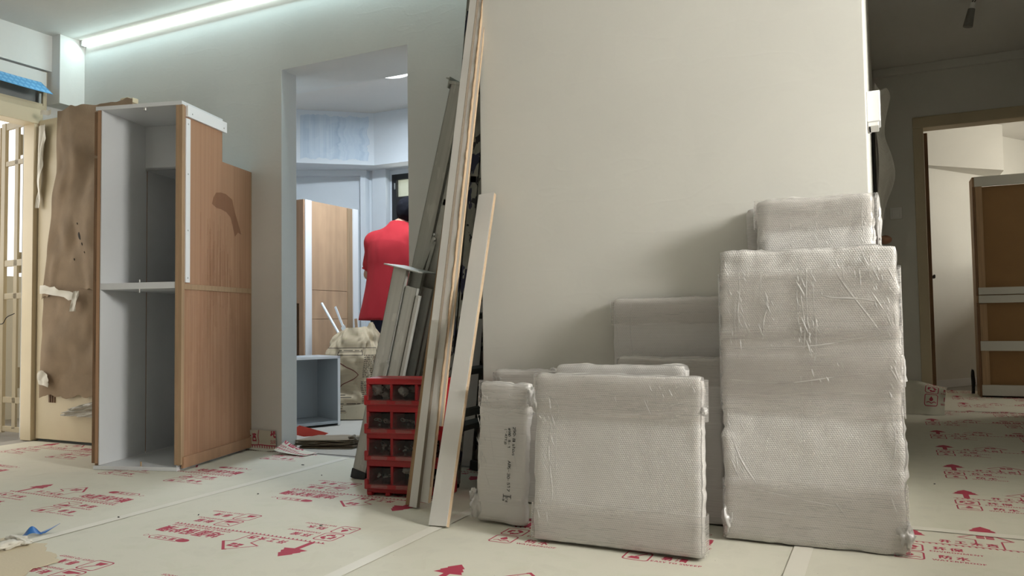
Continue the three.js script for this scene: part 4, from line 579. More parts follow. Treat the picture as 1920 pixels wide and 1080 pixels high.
{ // red drawer box
  const X0 = -1.925, X1 = -1.555, Wd = 0.348, TURN = 0.166, g = thing('drawer_box', 'red plastic parts box with rows of clear drawers, behind the leaning boards', 'storage box', [X0, 0.004, -2.585], TURN);
  const H = 0.472, D = 0.125, rows = [[0.042, 0.116], [0.157, 0.228], [0.266, 0.336], [0.381, 0.447]], below = [0, 0.116, 0.228, 0.336];
  part(g, 'casing', [bx(0, 0, 0, 0.012, H, -D, 0.004), bx(Wd - 0.03, 0, 0, Wd, H, -D, 0.006), bx(0.004, 0.008, -D + 0.006, Wd - 0.004, H, -D, 0.002), bx(0, 0.445, 0.004, Wd, H, -D, 0.008)], M.red, 'red casing');
  part(g, 'foot', bx(0.004, -0.003, 0.004, 0.026, 0.014, -0.03, 0.003), M.red); part(g, 'foot', bx(0.085, -0.003, 0.004, 0.105, 0.012, -0.03, 0.003), M.red);
  rows.forEach(([y0, y1], r) => {
    part(g, 'row_rail', [bx(0.002, below[r] + (r ? -0.002 : 0.008), 0.0, Wd - 0.02, y0 + 0.003, -D, 0.004), bx(0.006, y0 - 0.018, 0.014, Wd - 0.028, y0 + 0.002, -0.01, 0.005), bx(-0.006, y0 - 0.02, 0.012, 0.014, y0 + 0.022, -0.03, 0.006), bx(0.004, y0, 0.004, 0.016, y1, -0.03, 0.003)], M.red);
    for (let c = 0; c < 3; c++) {
      const x0 = 0.014 + c * 0.109, x1 = x0 + 0.1, rr = rng(r * 7 + c + 3);
      part(g, 'divider', bx(x1 - 0.006, y0, 0.002, x1 + 0.006, y1, -D + 0.01, 0.002), M.red);
      const dr = part(g, 'drawer', [bar([(x0 + x1) / 2, y0 + 0.004, 0.016], [(x0 + x1) / 2, y1 - 0.006, 0.004], x1 - x0 - 0.004, 0.002), bx(x0 + 0.002, y0 + 0.004, 0.014, x1 - 0.002, y0 + 0.007, -0.108, 0.001), bx(x0 + 0.002, y0 + 0.004, 0.01, x0 + 0.004, y1 - 0.02, -0.108, 0.0006)], M.clearPlastic, 'clear plastic drawer');
      part(dr, 'pull_lip', bx(x0 + 0.016, y0 - 0.012, 0.017, x1 - 0.012, y0 + 0.004, 0.021, 0.001), M.clearPlastic);
      const bits = []; const soft = r === 3 || (r === 0 && c === 1);
      for (let k = 0; k < (soft ? 6 : 11); k++) { const x = x0 + 0.014 + rr() * (x1 - x0 - 0.03), z = -0.012 - rr() * 0.08, y = y0 + 0.012 + rr() * (soft ? 0.05 : 0.018); const q = soft ? tuft(x, y, z, 0.012 + rr() * 0.01, 0.01 + rr() * 0.008, 0.01, k + r) : (rr() < 0.3 ? (() => { const t = new THREE.TorusGeometry(0.009, 0.0018, 6, 18); t.rotateX(rr() * 2); t.translate(x, y + 0.008, z); return t; })() : cyl([x, y, z], [x + (rr() - 0.5) * 0.04, y + (rr() - 0.3) * 0.02, z + (rr() - 0.5) * 0.02], 0.0025 + rr() * 0.003, 8)); bits.push(metric(q)); }
      const hw = tag(part(scene, soft ? 'plastic_bags' : 'metal_fittings', bits, soft ? M.clearBag ??= phy({ color: col(0.7, 0.68, 0.66), roughness: 0.3, transmission: 0.7, thickness: 0 }) : M.oldSteel ??= std({ color: col(0.34, 0.33, 0.31), metalness: 0.8, roughness: 0.45 })), (soft ? 'small clear bags of parts' : 'loose metal fittings') + ' in the ' + ['bottom', 'third', 'second', 'top'][r] + ' row of the red box, ' + ['left', 'middle', 'right'][c] + ' drawer', soft ? 'bags' : 'fittings');
      hw.userData.kind = 'stuff'; hw.position.set(X0, 0.004, -2.585); hw.rotation.y = TURN;
    }
  });
  part(g, 'inner_back', bx(0.014, 0.012, -D + 0.012, Wd - 0.03, H - 0.02, -D + 0.007, 0.001), std({ color: col(0.03, 0.015, 0.017), roughness: 0.7 }));
  part(g, 'rear_shell', bx(Wd - 0.02, 0.285, -0.06, Wd + 0.028, 0.468, -D - 0.03, 0.008), std({ color: col(0.018, 0.02, 0.045), roughness: 0.55 }), 'dark navy rear shell');
}
tag(part(scene, 'timber_offcut', bx(-1.70, 0.002, -3.27, -1.52, 0.06, -3.12, 0.003), M.card), 'low pale offcut on the floor behind the painter ladder', 'offcut');

// ---------------------------------------------------------------- kitchen beyond the doorway
{
  const c = thing('plywood_cabinet', 'bare plywood cabinet side edged with white strips, seen through the doorway behind the sack', 'cabinet', [-4.06, 0.002, -4.66], 0);
  const H = 1.672, Z = -0.615;
  for (const [y0, y1, n] of [[0.006, 0.735, 0], [0.738, 0.965, 1], [0.968, H, 2]]) part(c, 'side_panel', bx(-0.018, y0, 0, 0, y1, Z, 0.001), M.plyLight);
  part(c, 'white_strip', bx(0, 0.02, -0.012, 0.012, H, -0.085, 0.001), M.whiteTrim); part(c, 'white_strip', bx(0, 0.02, Z + 0.005, 0.014, H, Z - 0.06, 0.001), M.whiteTrim);
  part(c, 'edge_batten', bx(0, 0.02, Z + 0.075, 0.006, H - 0.004, Z + 0.008, 0.001), M.plyEdge);
  part(c, 'front_frame', [bx(-0.04, 0, 0.004, 0.004, H, -0.012, 0.001), bx(-0.4, 0.86, 0.002, -0.04, H, -0.016, 0.001)], M.ply);
  part(c, 'carcass', [bx(-0.4, 0.01, -0.02, -0.38, H, Z, 0.001), bx(-0.4, H - 0.018, -0.02, -0.018, H - 0.001, Z, 0.001), bx(-0.38, 0.02, Z + 0.012, -0.018, H - 0.02, Z, 0.001), bx(-0.4, 0.004, -0.02, -0.018, 0.03, Z, 0.001)], M.plyLight);
}
{
  const c = thing('white_cabinet', 'small open white cabinet on the kitchen floor just inside the doorway', 'cabinet', [-3.705, 0.002, -3.653], 1.141);
  const W = 0.70, H = 0.474, D = 0.34, t = 0.016;
  part(c, 'side_panel', bx(0, 0, 0, t, H, -D), M.shadedLaminate); part(c, 'side_panel', bx(W - t, 0, 0, W, H, -D), M.shadedLaminate);
  part(c, 'top_panel', bx(t, H - t, 0, W - t, H, -D), M.shadedLaminate); part(c, 'bottom_panel', bx(t, 0.012, 0, W - t, 0.03, -D), M.shadedLaminate); part(c, 'back_panel', bx(t, 0.03, -D + 0.02, W - t, H - t, -D + 0.01), M.shadedLaminate);
  part(c, 'front_edge', [bx(W - t - 0.002, 0, 0, W + 0.001, H, 0.002, 0.0005), bx(0, H - t, 0, W, H + 0.001, 0.002, 0.0005)], M.whiteTrim);
}
{ // rubble sack
  const tex = canvasTex(768, 512, (g, w, h) => { // u round the sack, v up
    g.fillStyle = 'rgb(214,198,172)'; g.fillRect(0, 0, w, h); const r = rng(9);
    for (let i = 0; i < 900; i++) { g.fillStyle = `rgba(${120 + r() * 60},${100 + r() * 60},${75 + r() * 50},${0.05 + r() * 0.08})`; g.fillRect(r() * w, r() * h, 2 + r() * 26, 1 + r() * 10); }
    g.strokeStyle = '#3a2c28'; g.lineWidth = 3; g.strokeRect(140, 110, 300, 420); g.strokeStyle = '#6e2a26'; g.beginPath(); g.moveTo(196, 250); g.lineTo(262, 172); g.lineTo(330, 262); g.lineTo(262, 352); g.closePath(); g.stroke();
    g.fillStyle = 'rgba(46,38,36,0.85)'; const lines = (x, y, n, wd, s) => { for (let i = 0; i < n; i++) { let c = x; while (c < x + wd * (0.8 + 0.2 * r())) { const k = 5 + r() * 16; g.fillRect(c, y + i * s, k, 4); c += k + 4; } } };
    lines(350, 150, 12, 90, 11); lines(345, 300, 16, 86, 10); lines(180, 420, 5, 150, 13); lines(330, 470, 3, 110, 12);
    g.strokeStyle = '#3a2c28'; g.strokeRect(262, 132, 80, 18); lines(268, 122, 1, 78, 9);
    g.font = 'bold 17px sans-serif'; lines(236, 372, 2, 62, 12);
    g.fillStyle = '#274a3c'; g.beginPath(); g.moveTo(432, 478); g.lineTo(460, 440); g.lineTo(476, 484); g.fill(); g.fillStyle = '#d6cfbc'; g.beginPath(); g.arc(454, 470, 6, 0, 7); g.fill();
  });
  const s = thing('rubble_sack', 'full woven white sack printed with black text, behind the small white cabinet', 'sack', [-3.60, 0.002, -4.67], 0.38);
  const N = 72, K = 60, P = [], U = [], I = [];
  for (let j = 0; j <= K; j++) for (let i = 0; i <= N; i++) {
    const v = j / K, a = (i / N) * Math.PI * 2, prof = v < 0.08 ? 0.86 + 1.75 * v : v < 0.7 ? 1 - 0.16 * Math.max(0, v - 0.35) + 0.05 * Math.sin(v * 9) : 0.945 - 0.35 * (v - 0.7) - 5.5 * Math.pow(Math.max(0, v - 0.86), 1.6), ca = Math.cos(a), sa = Math.sin(a), q = 0.62;
    let rx = 0.205 * prof, rz = 0.155 * (v > 0.72 ? prof * (1 - 0.45 * (v - 0.72) / 0.28) : prof);
    const w = 0.045 * fbm(ca * 1.6 + 3, v * 4.5, sa * 1.6, 3) + 0.036 * (Math.abs(noise3(ca * 4 + v * 3, v * 8 + ca * 2, sa * 4)) - 0.3) + 0.016 * Math.exp(-Math.pow((v - 0.33) / 0.05, 2)) * -1;
    P.push(Math.sign(ca) * Math.pow(Math.abs(ca), q) * (rx + w) + 0.05 * Math.max(0, v - 0.4) , v * 0.66 + (v > 0.8 ? 0.03 * ca * (v - 0.8) * 5 + 0.02 * noise3(ca * 3, 1, sa * 3) * (v - 0.8) * 5 : 0), Math.sign(sa) * Math.pow(Math.abs(sa), q) * (rz + w)); U.push(1 - i / N - 0.36, v);
  }
  for (let j = 0; j < K; j++) for (let i = 0; i < N; i++) { const a = j * (N + 1) + i, b = a + N + 1; I.push(a, b, a + 1, a + 1, b, b + 1); }
  const base = P.length / 3; P.push(0, 0.0, 0); U.push(0.5, 0); for (let i = 0; i < N; i++) I.push(base, i, i + 1);
  const g = new THREE.BufferGeometry(); g.setAttribute('position', new THREE.Float32BufferAttribute(P, 3)); g.setAttribute('uv', new THREE.Float32BufferAttribute(U, 2)); g.setIndex(I); g.computeVertexNormals();
  part(s, 'bag', g, std({ map: tex, color: col(0.80, 0.76, 0.70), roughness: 0.75, bumpMap: rep(T.weave, 0.08), bumpScale: 0.0004 }));
  part(s, 'rubble', tuft(0.02, 0.54, 0, 0.10, 0.03, 0.07, 5), M.plasterRubble = std({ color: col(0.55, 0.48, 0.38), roughness: 0.95 }));
  part(s, 'bottom_patch', (() => { const q = g.clone(), p = q.attributes.position; return sheet(48, 6, (a, t) => { const an = Math.PI * 2 * a, ca = Math.cos(an), sa = Math.sin(an); return [Math.sign(ca) * Math.pow(Math.abs(ca), 0.62) * 0.222, 0.004 + t * (0.10 + 0.03 * ca), Math.sign(sa) * Math.pow(Math.abs(sa), 0.62) * 0.172]; }, undefined, 0.002); })(), M.kraft, 'brown taped bottom');
}
tag(part(scene, 'white_stick', cyl([-3.70, 0.60, -4.66], [-3.93, 0.86, -4.72], 0.010, 8), M.whiteTrim), 'thin white stick poking out of the rubble sack, leaning left', 'stick');
tag(part(scene, 'white_spatula', [bar([-3.665, 0.62, -4.68], [-3.80, 0.83, -4.72], 0.018, 0.006), bar([-3.665, 0.62, -4.675], [-3.70, 0.68, -4.685], 0.04, 0.004)], M.whiteTrim), 'white strip with a broad end poking out of the rubble sack', 'strip');
tag(part(scene, 'wood_offcut', bar([-3.555, 0.58, -4.67], [-3.575, 0.735, -4.68], 0.022, 0.008), M.plyLight), 'short pale wood offcut sticking up from the rubble sack', 'offcut');
{
  const b = thing('low_box', 'low dark brown box with a pale top under the wall socket', 'box', [-3.98, 0.002, -5.32]);
  part(b, 'body', [bx(0, 0, 0, 0.62, 0.40, -0.36, 0.003)], std({ color: col(0.10, 0.06, 0.045), roughness: 0.5, map: rep(T.grain, 0.3, 0.9) })); part(b, 'top', bx(-0.012, 0.40, 0.012, 0.632, 0.425, -0.366, 0.003), M.laminate);
}
{
  const s = thing('double_socket', 'white double wall socket with a red switch above the low brown box', 'socket', [-4.29, 0.50, -5.735], 0.514);
  part(s, 'plate', bx(-0.075, -0.044, 0, 0.075, 0.044, 0.012, 0.004), M.socket);
  for (const x of [-0.04, 0.04]) part(s, 'switch', bx(x - 0.01, 0.012, 0.01, x + 0.01, 0.034, 0.016, 0.002), x < 0 ? M.socket : M.socket);
  part(s, 'pins', [[-0.045, -0.006], [-0.055, -0.022], [-0.035, -0.022]].map(([x, y]) => bx(x - 0.004, y - 0.004, 0.0105, x + 0.004, y + 0.004, 0.0132, 0.0005)), M.red, 'red marked outlet');
  part(s, 'plug', bx(0.02, -0.03, 0.01, 0.062, 0.012, 0.045, 0.006), M.socket);
  const c2 = tag(part(scene, 'surface_conduit', bar([-4.42, 0.56, -5.69], [-4.2, 0.565, -5.79], 0.012, 0.01, [0.49, 0, 0.87]), M.socket), 'thin white conduit on the wall above the double socket', 'conduit');
}
{
  const l = thing('ceiling_lamp', 'round glowing ceiling lamp in the kitchen beyond the doorway', 'ceiling lamp', [-3.22, CEIL, -4.64]);
  part(l, 'rim', (() => { const g = new THREE.CylinderGeometry(0.165, 0.17, 0.03, 40); g.translate(0, -0.015, 0); return g; })(), M.whiteTrim);
  const dg = new THREE.SphereGeometry(0.155, 40, 12, 0, Math.PI * 2, Math.PI / 2, Math.PI / 2); dg.scale(1, 0.22, 1); dg.translate(0, -0.03, 0);
  part(l, 'diffuser', dg, std({ color: col(1, 1, 1), emissive: col(0.95, 0.98, 1.0), emissiveIntensity: 4, roughness: 0.4 }));
  areaLight('ceiling_lamp_glow', [0.80, 0.91, 1.0], 215, 0.27, 0.27, [-3.22, CEIL - 0.072, -4.64], [-3.2201, 0, -4.64]);
}
for (const [i, x0, z0, x1, z1, n, lab] of [[0, -3.02, -3.40, -2.72, -3.60, 6, 'stack of flattened brown cardboard layers lying in the doorway'], [1, -2.79, -3.56, -2.55, -3.66, 1, 'loose brown cardboard tongue lying to the right of the stack in the doorway']]) {
  const c = thing('cardboard_stack', lab, 'cardboard', [0, 0, 0]);
  for (let k = 0; k < n; k++) { const dx = 0.02 * noise3(k * 3.1, 1, i), dz = 0.015 * noise3(k * 2.3, 5, i); part(c, 'cardboard_layer', sheet(16, 10, (s, t) => [x0 + dx + s * (x1 - x0) + 0.01 * noise3(t * 9, k, 3) * s, 0.004 + k * 0.0085 + (i ? 0.012 * Math.pow(1 - s, 2) : 0.003 * noise3(s * 4, t * 3, k)), z0 + dz + t * (z1 - z0) - s * (i ? 0.02 : 0.10) + 0.008 * noise3(s * 8, k, 8)], (s, t) => [s * 0.4, t * 0.3], 0.0045), k % 2 ? M.card : M.cardEdge ??= std({ color: col(0.29, 0.235, 0.165), roughness: 0.9 })); }
  if (!i) part(c, 'torn_tuft', tuft(-2.735, 0.04, -3.55, 0.03, 0.025, 0.035, 4), M.cardDark);
}
tag(part(scene, 'red_card', sheet(8, 6, (s, t) => [-3.31 + s * 0.13 - t * 0.05, 0.07 - s * 0.058 * (1 - 0.2 * t) - t * 0.045, -3.76 - 0.12 * s + t * 0.05], undefined, 0.003), std({ color: col(0.55, 0.05, 0.03), roughness: 0.6 })), 'bright red pointed sheet propped on the floor behind the doorway post', 'sheet');

// ---------------------------------------------------------------- hall and far room
{
  const b = thing('wall_box', 'small white plastic box on the wall edge above the wrapped parcels', 'box', [SR, 1.395, -2.90]);
  part(b, 'cover', [bx(0, -0.038, 0.05, 0.042, 0.068, -0.06, 0.004)], M.whiteTrim); part(b, 'back_plate', bx(0, -0.052, 0.04, 0.012, 0.05, -0.07, 0.002), M.whiteTrim); part(b, 'lower_lip', bx(0.002, -0.052, 0.045, 0.036, -0.036, -0.055, 0.003), M.socket);
}
tag(part(scene, 'plastic_sheet', sheet(30, 60, (s, t) => { const wd = 0.022 + 0.10 * Math.exp(-Math.pow((t - 0.60) / 0.16, 2)) + 0.05 * Math.max(0, t - 0.72) / 0.28; return [SR + 0.012 + wd * (0.25 + 0.75 * Math.sin(s * Math.PI)) * (0.55 + 0.45 * noise3(s * 2, t * 3, 2) + 0.35), 0.92 + t * 0.94 + 0.02 * noise3(s * 6, 2, 1), -4.15 - s * 0.65 + 0.03 * noise3(s * 4, t * 5, 6)]; }, (s, t) => [s * 0.7, t * 0.9], 0.0005), M.plasticSheet), 'translucent plastic sheet hanging on the dark hall wall', 'plastic sheet');
tag(part(scene, 'shelter_door', bx(SR + 0.002, 0.1, -4.25, SR + 0.014, 1.75, -4.72, 0.003), M.aluDark), 'dark metal door under the hanging plastic sheet in the hall', 'door');
tag(part(scene, 'door_knob', (() => { const g = new THREE.SphereGeometry(0.028, 20, 14); g.scale(1.1, 0.8, 1); g.translate(SR + 0.045, 1.075, -4.2); return metric(g); })(), std({ color: col(0.20, 0.09, 0.045), roughness: 0.5 })), 'round brown knob on the hall door just above the tall wrapped panel', 'knob');
for (const [x, w, lab] of [[0.008, 0.03, 'left of two white switch plates on the hall end wall'], [0.095, 0.084, 'right of two white switch plates on the hall end wall, by the door frame']]) {
  const s = thing('switch_plate', lab, 'switch', [x, 1.475, HE]); part(s, 'plate', bx(-w / 2, -0.044, 0, w / 2, 0.044, 0.012, 0.003), M.socket); part(s, 'rocker', bx(-w / 3.4, -0.03, 0.01, w / 3.4, 0.03, 0.015, 0.002), M.socket);
}
tag(part(scene, 'surface_conduit', bx(0.016, 1.52, HE, 0.034, 1.66, HE + 0.012, 0.003), M.socket), 'short white conduit running up from the hall switch plates', 'conduit');
{
  const l = thing('lampholder', 'unlit lampholder hanging from two wires under the dark hall ceiling', 'lampholder', [0.49, 2.40, -5.22]);
  part(l, 'holder', (() => { const g = new THREE.CylinderGeometry(0.019, 0.026, 0.105, 20); g.rotateZ(-0.22); g.translate(0.012, 0.055, 0); return g; })(), M.plastGrey = std({ color: col(0.20, 0.20, 0.18), roughness: 0.5 }));
  part(l, 'neck', (() => { const g = new THREE.CylinderGeometry(0.014, 0.017, 0.04, 16); g.rotateZ(-0.22); g.translate(0.028, 0.122, 0); return g; })(), M.socket);
  part(l, 'wire', tube([[0.024, 0.14, 0], [0.035, 0.165, 0], [0.03, 0.186, 0]], 0.0025, 12), M.rubber); part(l, 'wire', tube([[0.036, 0.138, 0], [0.05, 0.165, 0.004], [0.05, 0.186, 0.004]], 0.0025, 12), M.rubber);
}
{ // shelf unit in the far room
  const c = thing('shelf_unit', 'tall brown shelf unit with pale shelf edges, inside the far room at right', 'shelf unit', [0.705, 0.002, -7.677]);
  const W = 0.62, H = 1.885, D = 0.235;
  part(c, 'side_panel', [bx(0, 0, -0.004, 0.018, H, -D, 0.002)], M.plyEdge, 'bare plywood side'); part(c, 'side_panel', bx(W - 0.018, 0, 0, W, H, -D, 0.002), M.plyEdge);
  part(c, 'stile', [bx(0.0, 0.006, 0.006, 0.018, 0.80, -0.012, 0.001), bx(0.0, 0.86, 0.006, 0.014, 1.80, -0.012, 0.001)], M.plyDark); part(c, 'batten', [bx(0.02, 0.93, 0, 0.072, 1.815, -0.016), bx(0.02, 0.475, -0.002, 0.075, 0.79, -0.016), bx(0.02, 0.1, -0.002, 0.078, 0.39, -0.016)], M.plyEdge);
  for (const [y0, y1] of [[1.80, 1.885], [0.87, 0.93], [0.798, 0.862], [0.39, 0.472], [0.01, 0.1]]) part(c, 'shelf_edge', bx(0.016, y0, 0.008, W - 0.01, y1, -0.02, 0.002), M.shelfEdge ??= std({ color: col(0.56, 0.57, 0.54), roughness: 0.5 }));
  for (const [y0, y1] of [[0.93, 1.80], [0.472, 0.798], [0.1, 0.39]]) part(c, 'back_board', bx(0.02, y0, -0.035, W - 0.02, y1, -0.045, 0.001), M.brownBoard);
  for (const [y0, y1] of [[0.862, 0.875], [H - 0.016, H], [0.01, 0.03]]) part(c, 'shelf_board', bx(0.018, y0, -0.02, W - 0.018, y1, -D), M.plyEdge);
}
{ // unseen carcasses, added to keep the window's light off floor and lower panels
  for (const [z, lab] of [[-2.10, 'added unseen low white carcass that blocks window light, nearer the hall'], [-1.20, 'added unseen low white carcass that blocks window light, nearer the camera']]) {
    const c = thing('base_cabinet', lab, 'cabinet', [1.16, 0.004, z]);
    part(c, 'side_panel', bx(0, 0, 0, 0.5, 0.95, -0.018), M.laminate); part(c, 'side_panel', bx(0, 0, -0.862, 0.5, 0.95, -0.88), M.laminate);
    part(c, 'back_panel', bx(0, 0.004, -0.018, 0.016, 0.93, -0.862), M.plyLight); part(c, 'top_panel', bx(0, 0.932, -0.018, 0.5, 0.95, -0.862), M.laminate); part(c, 'bottom_panel', bx(0.016, 0.05, -0.018, 0.5, 0.068, -0.862), M.laminate);
  }
}
{ // added out of view before the far room's window to shade the wall's foot
  const c = thing('low_cabinet', 'added unseen cabinet with rail and posts that shades the far room wall', 'cabinet', [1.45, 0.002, -8.15]);
  part(c, 'body', bx(0, 0, 0.25, 0.9, 1.16, -0.9, 0.004), M.plyEdge); part(c, 'rail', bx(0, 1.33, 0.2, 0.03, 1.37, -0.9, 0.003), M.plyEdge);
  for (let i = 0; i < 9; i++) part(c, 'upright', bx(0, 1.16, 0.2 - i * 0.12, 0.03, i === 3 ? 1.62 : 1.34, 0.165 - i * 0.12, 0.003), M.plyEdge);
}
tag(part(scene, 'dark_bag', tuft(0.682, 0.10, -7.97, 0.014, 0.11, 0.04, 3), M.rubber), 'dark slim bag leaning against the left foot of the shelf unit', 'bag');

// ---------------------------------------------------------------- person at the kitchen window
const sub = (a, b) => [a[0] - b[0], a[1] - b[1], a[2] - b[2]];
function cone(p, a, b, ra, rb, sq = [1, 1, 1]) { // distance to a tapered capsule
  const pa = [(p[0] - a[0]) / sq[0], (p[1] - a[1]) / sq[1], (p[2] - a[2]) / sq[2]], ba = [(b[0] - a[0]) / sq[0], (b[1] - a[1]) / sq[1], (b[2] - a[2]) / sq[2]], L = ba[0] ** 2 + ba[1] ** 2 + ba[2] ** 2 || 1e-9;
  const h = Math.max(0, Math.min(1, (pa[0] * ba[0] + pa[1] * ba[1] + pa[2] * ba[2]) / L));
  return Math.hypot(pa[0] - ba[0] * h, pa[1] - ba[1] * h, pa[2] - ba[2] * h) - (ra + (rb - ra) * h);
}
const smin = (a, b, k) => { const h = Math.max(0, Math.min(1, 0.5 + 0.5 * (b - a) / k)); return b + (a - b) * h - k * h * (1 - h); };
function field(fn, c, half, res) {
  const mc = new MarchingCubes(res, M.skin, false, false, 400000); mc.isolation = 0;
  for (let z = 0; z < res; z++) for (let y = 0; y < res; y++) for (let x = 0; x < res; x++) mc.field[x + y * res + z * res * res] = -fn([c[0] + half[0] * (x - res / 2) / (res / 2), c[1] + half[1] * (y - res / 2) / (res / 2), c[2] + half[2] * (z - res / 2) / (res / 2)]);
  mc.update(); const n = mc.count, P = new Float32Array(n * 3);
  for (let i = 0; i < n; i++) for (let k = 0; k < 3; k++) P[i * 3 + k] = c[k] + half[k] * mc.positionArray[i * 3 + k];
  let g = new THREE.BufferGeometry(); g.setAttribute('position', new THREE.BufferAttribute(P, 3)); g = mergeVertices(g, 1e-5); g.computeVertexNormals(); return metric(g);
}
{
  const J = { pelvis: [-3.45, 0.93, -4.99], chest: [-3.455, 1.26, -5.0], neck: [-3.445, 1.46, -5.06], head: [-3.395, 1.565, -5.145], sl: [-3.632, 1.335, -5.02], sr: [-3.275, 1.33, -5.05], el: [-3.705, 1.09, -5.03], er: [-3.21, 1.10, -5.1], wl: [-3.62, 1.03, -5.30], wr: [-3.29, 1.03, -5.34], hl: [-3.545, 0.90, -4.99], hr: [-3.36, 0.90, -5.0], kl: [-3.555, 0.49, -4.97], kr: [-3.35, 0.49, -5.0], al: [-3.56, 0.09, -4.94], ar: [-3.345, 0.09, -4.97] };
  const headF = (p) => { let d = cone(p, [J.head[0], J.head[1] + 0.03, J.head[2] + 0.015], [J.head[0] + 0.004, J.head[1] - 0.005, J.head[2] - 0.03], 0.092, 0.084, [0.86, 1, 1]); d = smin(d, cone(p, [J.head[0], J.head[1] - 0.05, J.head[2] - 0.055], [J.head[0], J.head[1] - 0.075, J.head[2] - 0.075], 0.05, 0.035), 0.03); // jaw
    d = smin(d, cone(p, [J.head[0], J.head[1] + 0.0, J.head[2] - 0.105], [J.head[0], J.head[1] - 0.03, J.head[2] - 0.122], 0.010, 0.016), 0.015); // nose
    for (const s of [-1, 1]) { d = smin(d, cone(p, [J.head[0] + s * 0.083, J.head[1] + 0.012, J.head[2] - 0.005], [J.head[0] + s * 0.078, J.head[1] - 0.03, J.head[2] - 0.015], 0.018, 0.012, [0.45, 1, 0.8]), 0.006); d = Math.max(d, -cone(p, [J.head[0] + s * 0.03, J.head[1] + 0.0, J.head[2] - 0.118], [J.head[0] + s * 0.034, J.head[1], J.head[2] - 0.118], 0.014, 0.014)); }
    d = Math.max(d, -cone(p, [J.head[0] - 0.02, J.head[1] - 0.062, J.head[2] - 0.118], [J.head[0] + 0.02, J.head[1] - 0.062, J.head[2] - 0.118], 0.004, 0.004));
    return smin(d, cone(p, J.neck, [J.head[0], J.head[1] - 0.04, J.head[2] + 0.0], 0.058, 0.052), 0.03); };
  const armF = (p, s, e, w) => smin(cone(p, s, e, 0.052, 0.042), cone(p, e, w, 0.041, 0.027), 0.02);
  const legF = (p, h, k, a) => smin(cone(p, h, k, 0.082, 0.056), cone(p, k, a, 0.055, 0.038), 0.03);
  const torsoF = (p, e = 0) => { let d = cone(p, J.pelvis, J.chest, 0.135 + e, 0.15 + e, [1.12, 1, 0.72]); d = smin(d, cone(p, J.chest, [J.neck[0], J.neck[1] - 0.06, J.neck[2]], 0.15 + e, 0.075 + e, [1.12, 1, 0.75]), 0.06); return smin(d, cone(p, J.sl, J.sr, 0.068 + e, 0.068 + e), 0.07); };
  const bodyF = (p) => { let d = smin(torsoF(p, -0.012), cone(p, J.chest, J.neck, 0.08, 0.058), 0.06); d = Math.min(d, 9); for (const [s, e, w] of [[J.sl, J.el, J.wl], [J.sr, J.er, J.wr]]) d = smin(d, armF(p, s, e, w), 0.03); for (const [h, k, a] of [[J.hl, J.kl, J.al], [J.hr, J.kr, J.ar]]) d = smin(d, legF(p, h, k, a), 0.035); return d; };
  const handF = (wr, s) => (p) => { const pal = [wr[0] + s * 0.012, wr[1] - 0.022, wr[2] - 0.075]; let d = cone(p, wr, [wr[0], wr[1] - 0.008, wr[2] - 0.03], 0.027, 0.026); d = smin(d, cone(p, [wr[0], wr[1] - 0.012, wr[2] - 0.04], pal, 0.032, 0.034, [1.15, 0.5, 1]), 0.02);
    [[-0.030, 0.068, 0.0085], [-0.010, 0.076, 0.009], [0.011, 0.07, 0.0088], [0.030, 0.056, 0.0078]].forEach(([o, len, r]) => { const a = [pal[0] + o, pal[1], pal[2] - 0.012], b = [a[0] + o * 0.12, a[1] - 0.006, a[2] - len * 0.5], c = [b[0], b[1] - 0.02, b[2] - len * 0.34], e = [c[0], c[1] - 0.018, c[2] - len * 0.12]; d = smin(d, Math.min(cone(p, a, b, r + 0.001, r), Math.min(cone(p, b, c, r, r - 0.0006), cone(p, c, e, r - 0.0006, r - 0.0015))), 0.004); });
    const t0 = [pal[0] + s * 0.026, pal[1] - 0.004, pal[2] + 0.03], t1 = [t0[0] + s * 0.022, t0[1] - 0.012, t0[2] - 0.026], t2 = [t1[0] + s * 0.004, t1[1] - 0.01, t1[2] - 0.026]; return smin(d, Math.min(cone(p, t0, t1, 0.013, 0.011), cone(p, t1, t2, 0.011, 0.009)), 0.01); };
  const footF = (a) => (p) => smin(cone(p, a, [a[0], 0.045, a[2] - 0.005], 0.04, 0.042), cone(p, [a[0], 0.04, a[2] + 0.03], [a[0], 0.03, a[2] - 0.16], 0.036, 0.028, [1.1, 0.9, 1]), 0.03);
  const person = thing('person', 'person in a red polo shirt and dark trousers seen from behind at the kitchen window', 'person', [0, 0, 0]);
  const skinParts = [field(bodyF, [-3.45, 0.76, -5.05], [0.46, 0.82, 0.5], 104), field(headF, [J.head[0], J.head[1], J.head[2]], [0.16, 0.19, 0.19], 84), field(handF(J.wl, 1), [J.wl[0], J.wl[1] - 0.03, J.wl[2] - 0.08], [0.11, 0.1, 0.13], 64), field(handF(J.wr, -1), [J.wr[0], J.wr[1] - 0.03, J.wr[2] - 0.08], [0.11, 0.1, 0.13], 64)];
  part(person, 'body', skinParts, M.skin);
  const shirtF = (p) => { let d = torsoF(p, 0.014); const hem = cone(p, [J.pelvis[0] - 0.02, 0.70, J.pelvis[2]], [J.chest[0], 1.15, J.chest[2]], 0.25, 0.185, [1.14, 1, 0.68]); d = smin(d, hem, 0.08); d += 0.008 * noise3(p[0] * 9, p[1] * 5, p[2] * 9) + 0.004 * noise3(p[0] * 24, p[1] * 8, p[2] * 24);
    for (const [s, e] of [[J.sl, J.el], [J.sr, J.er]]) { const q = [s[0] + (e[0] - s[0]) * 0.68, s[1] + (e[1] - s[1]) * 0.68, s[2] + (e[2] - s[2]) * 0.68]; d = smin(d, cone(p, s, q, 0.076, 0.070), 0.035); }
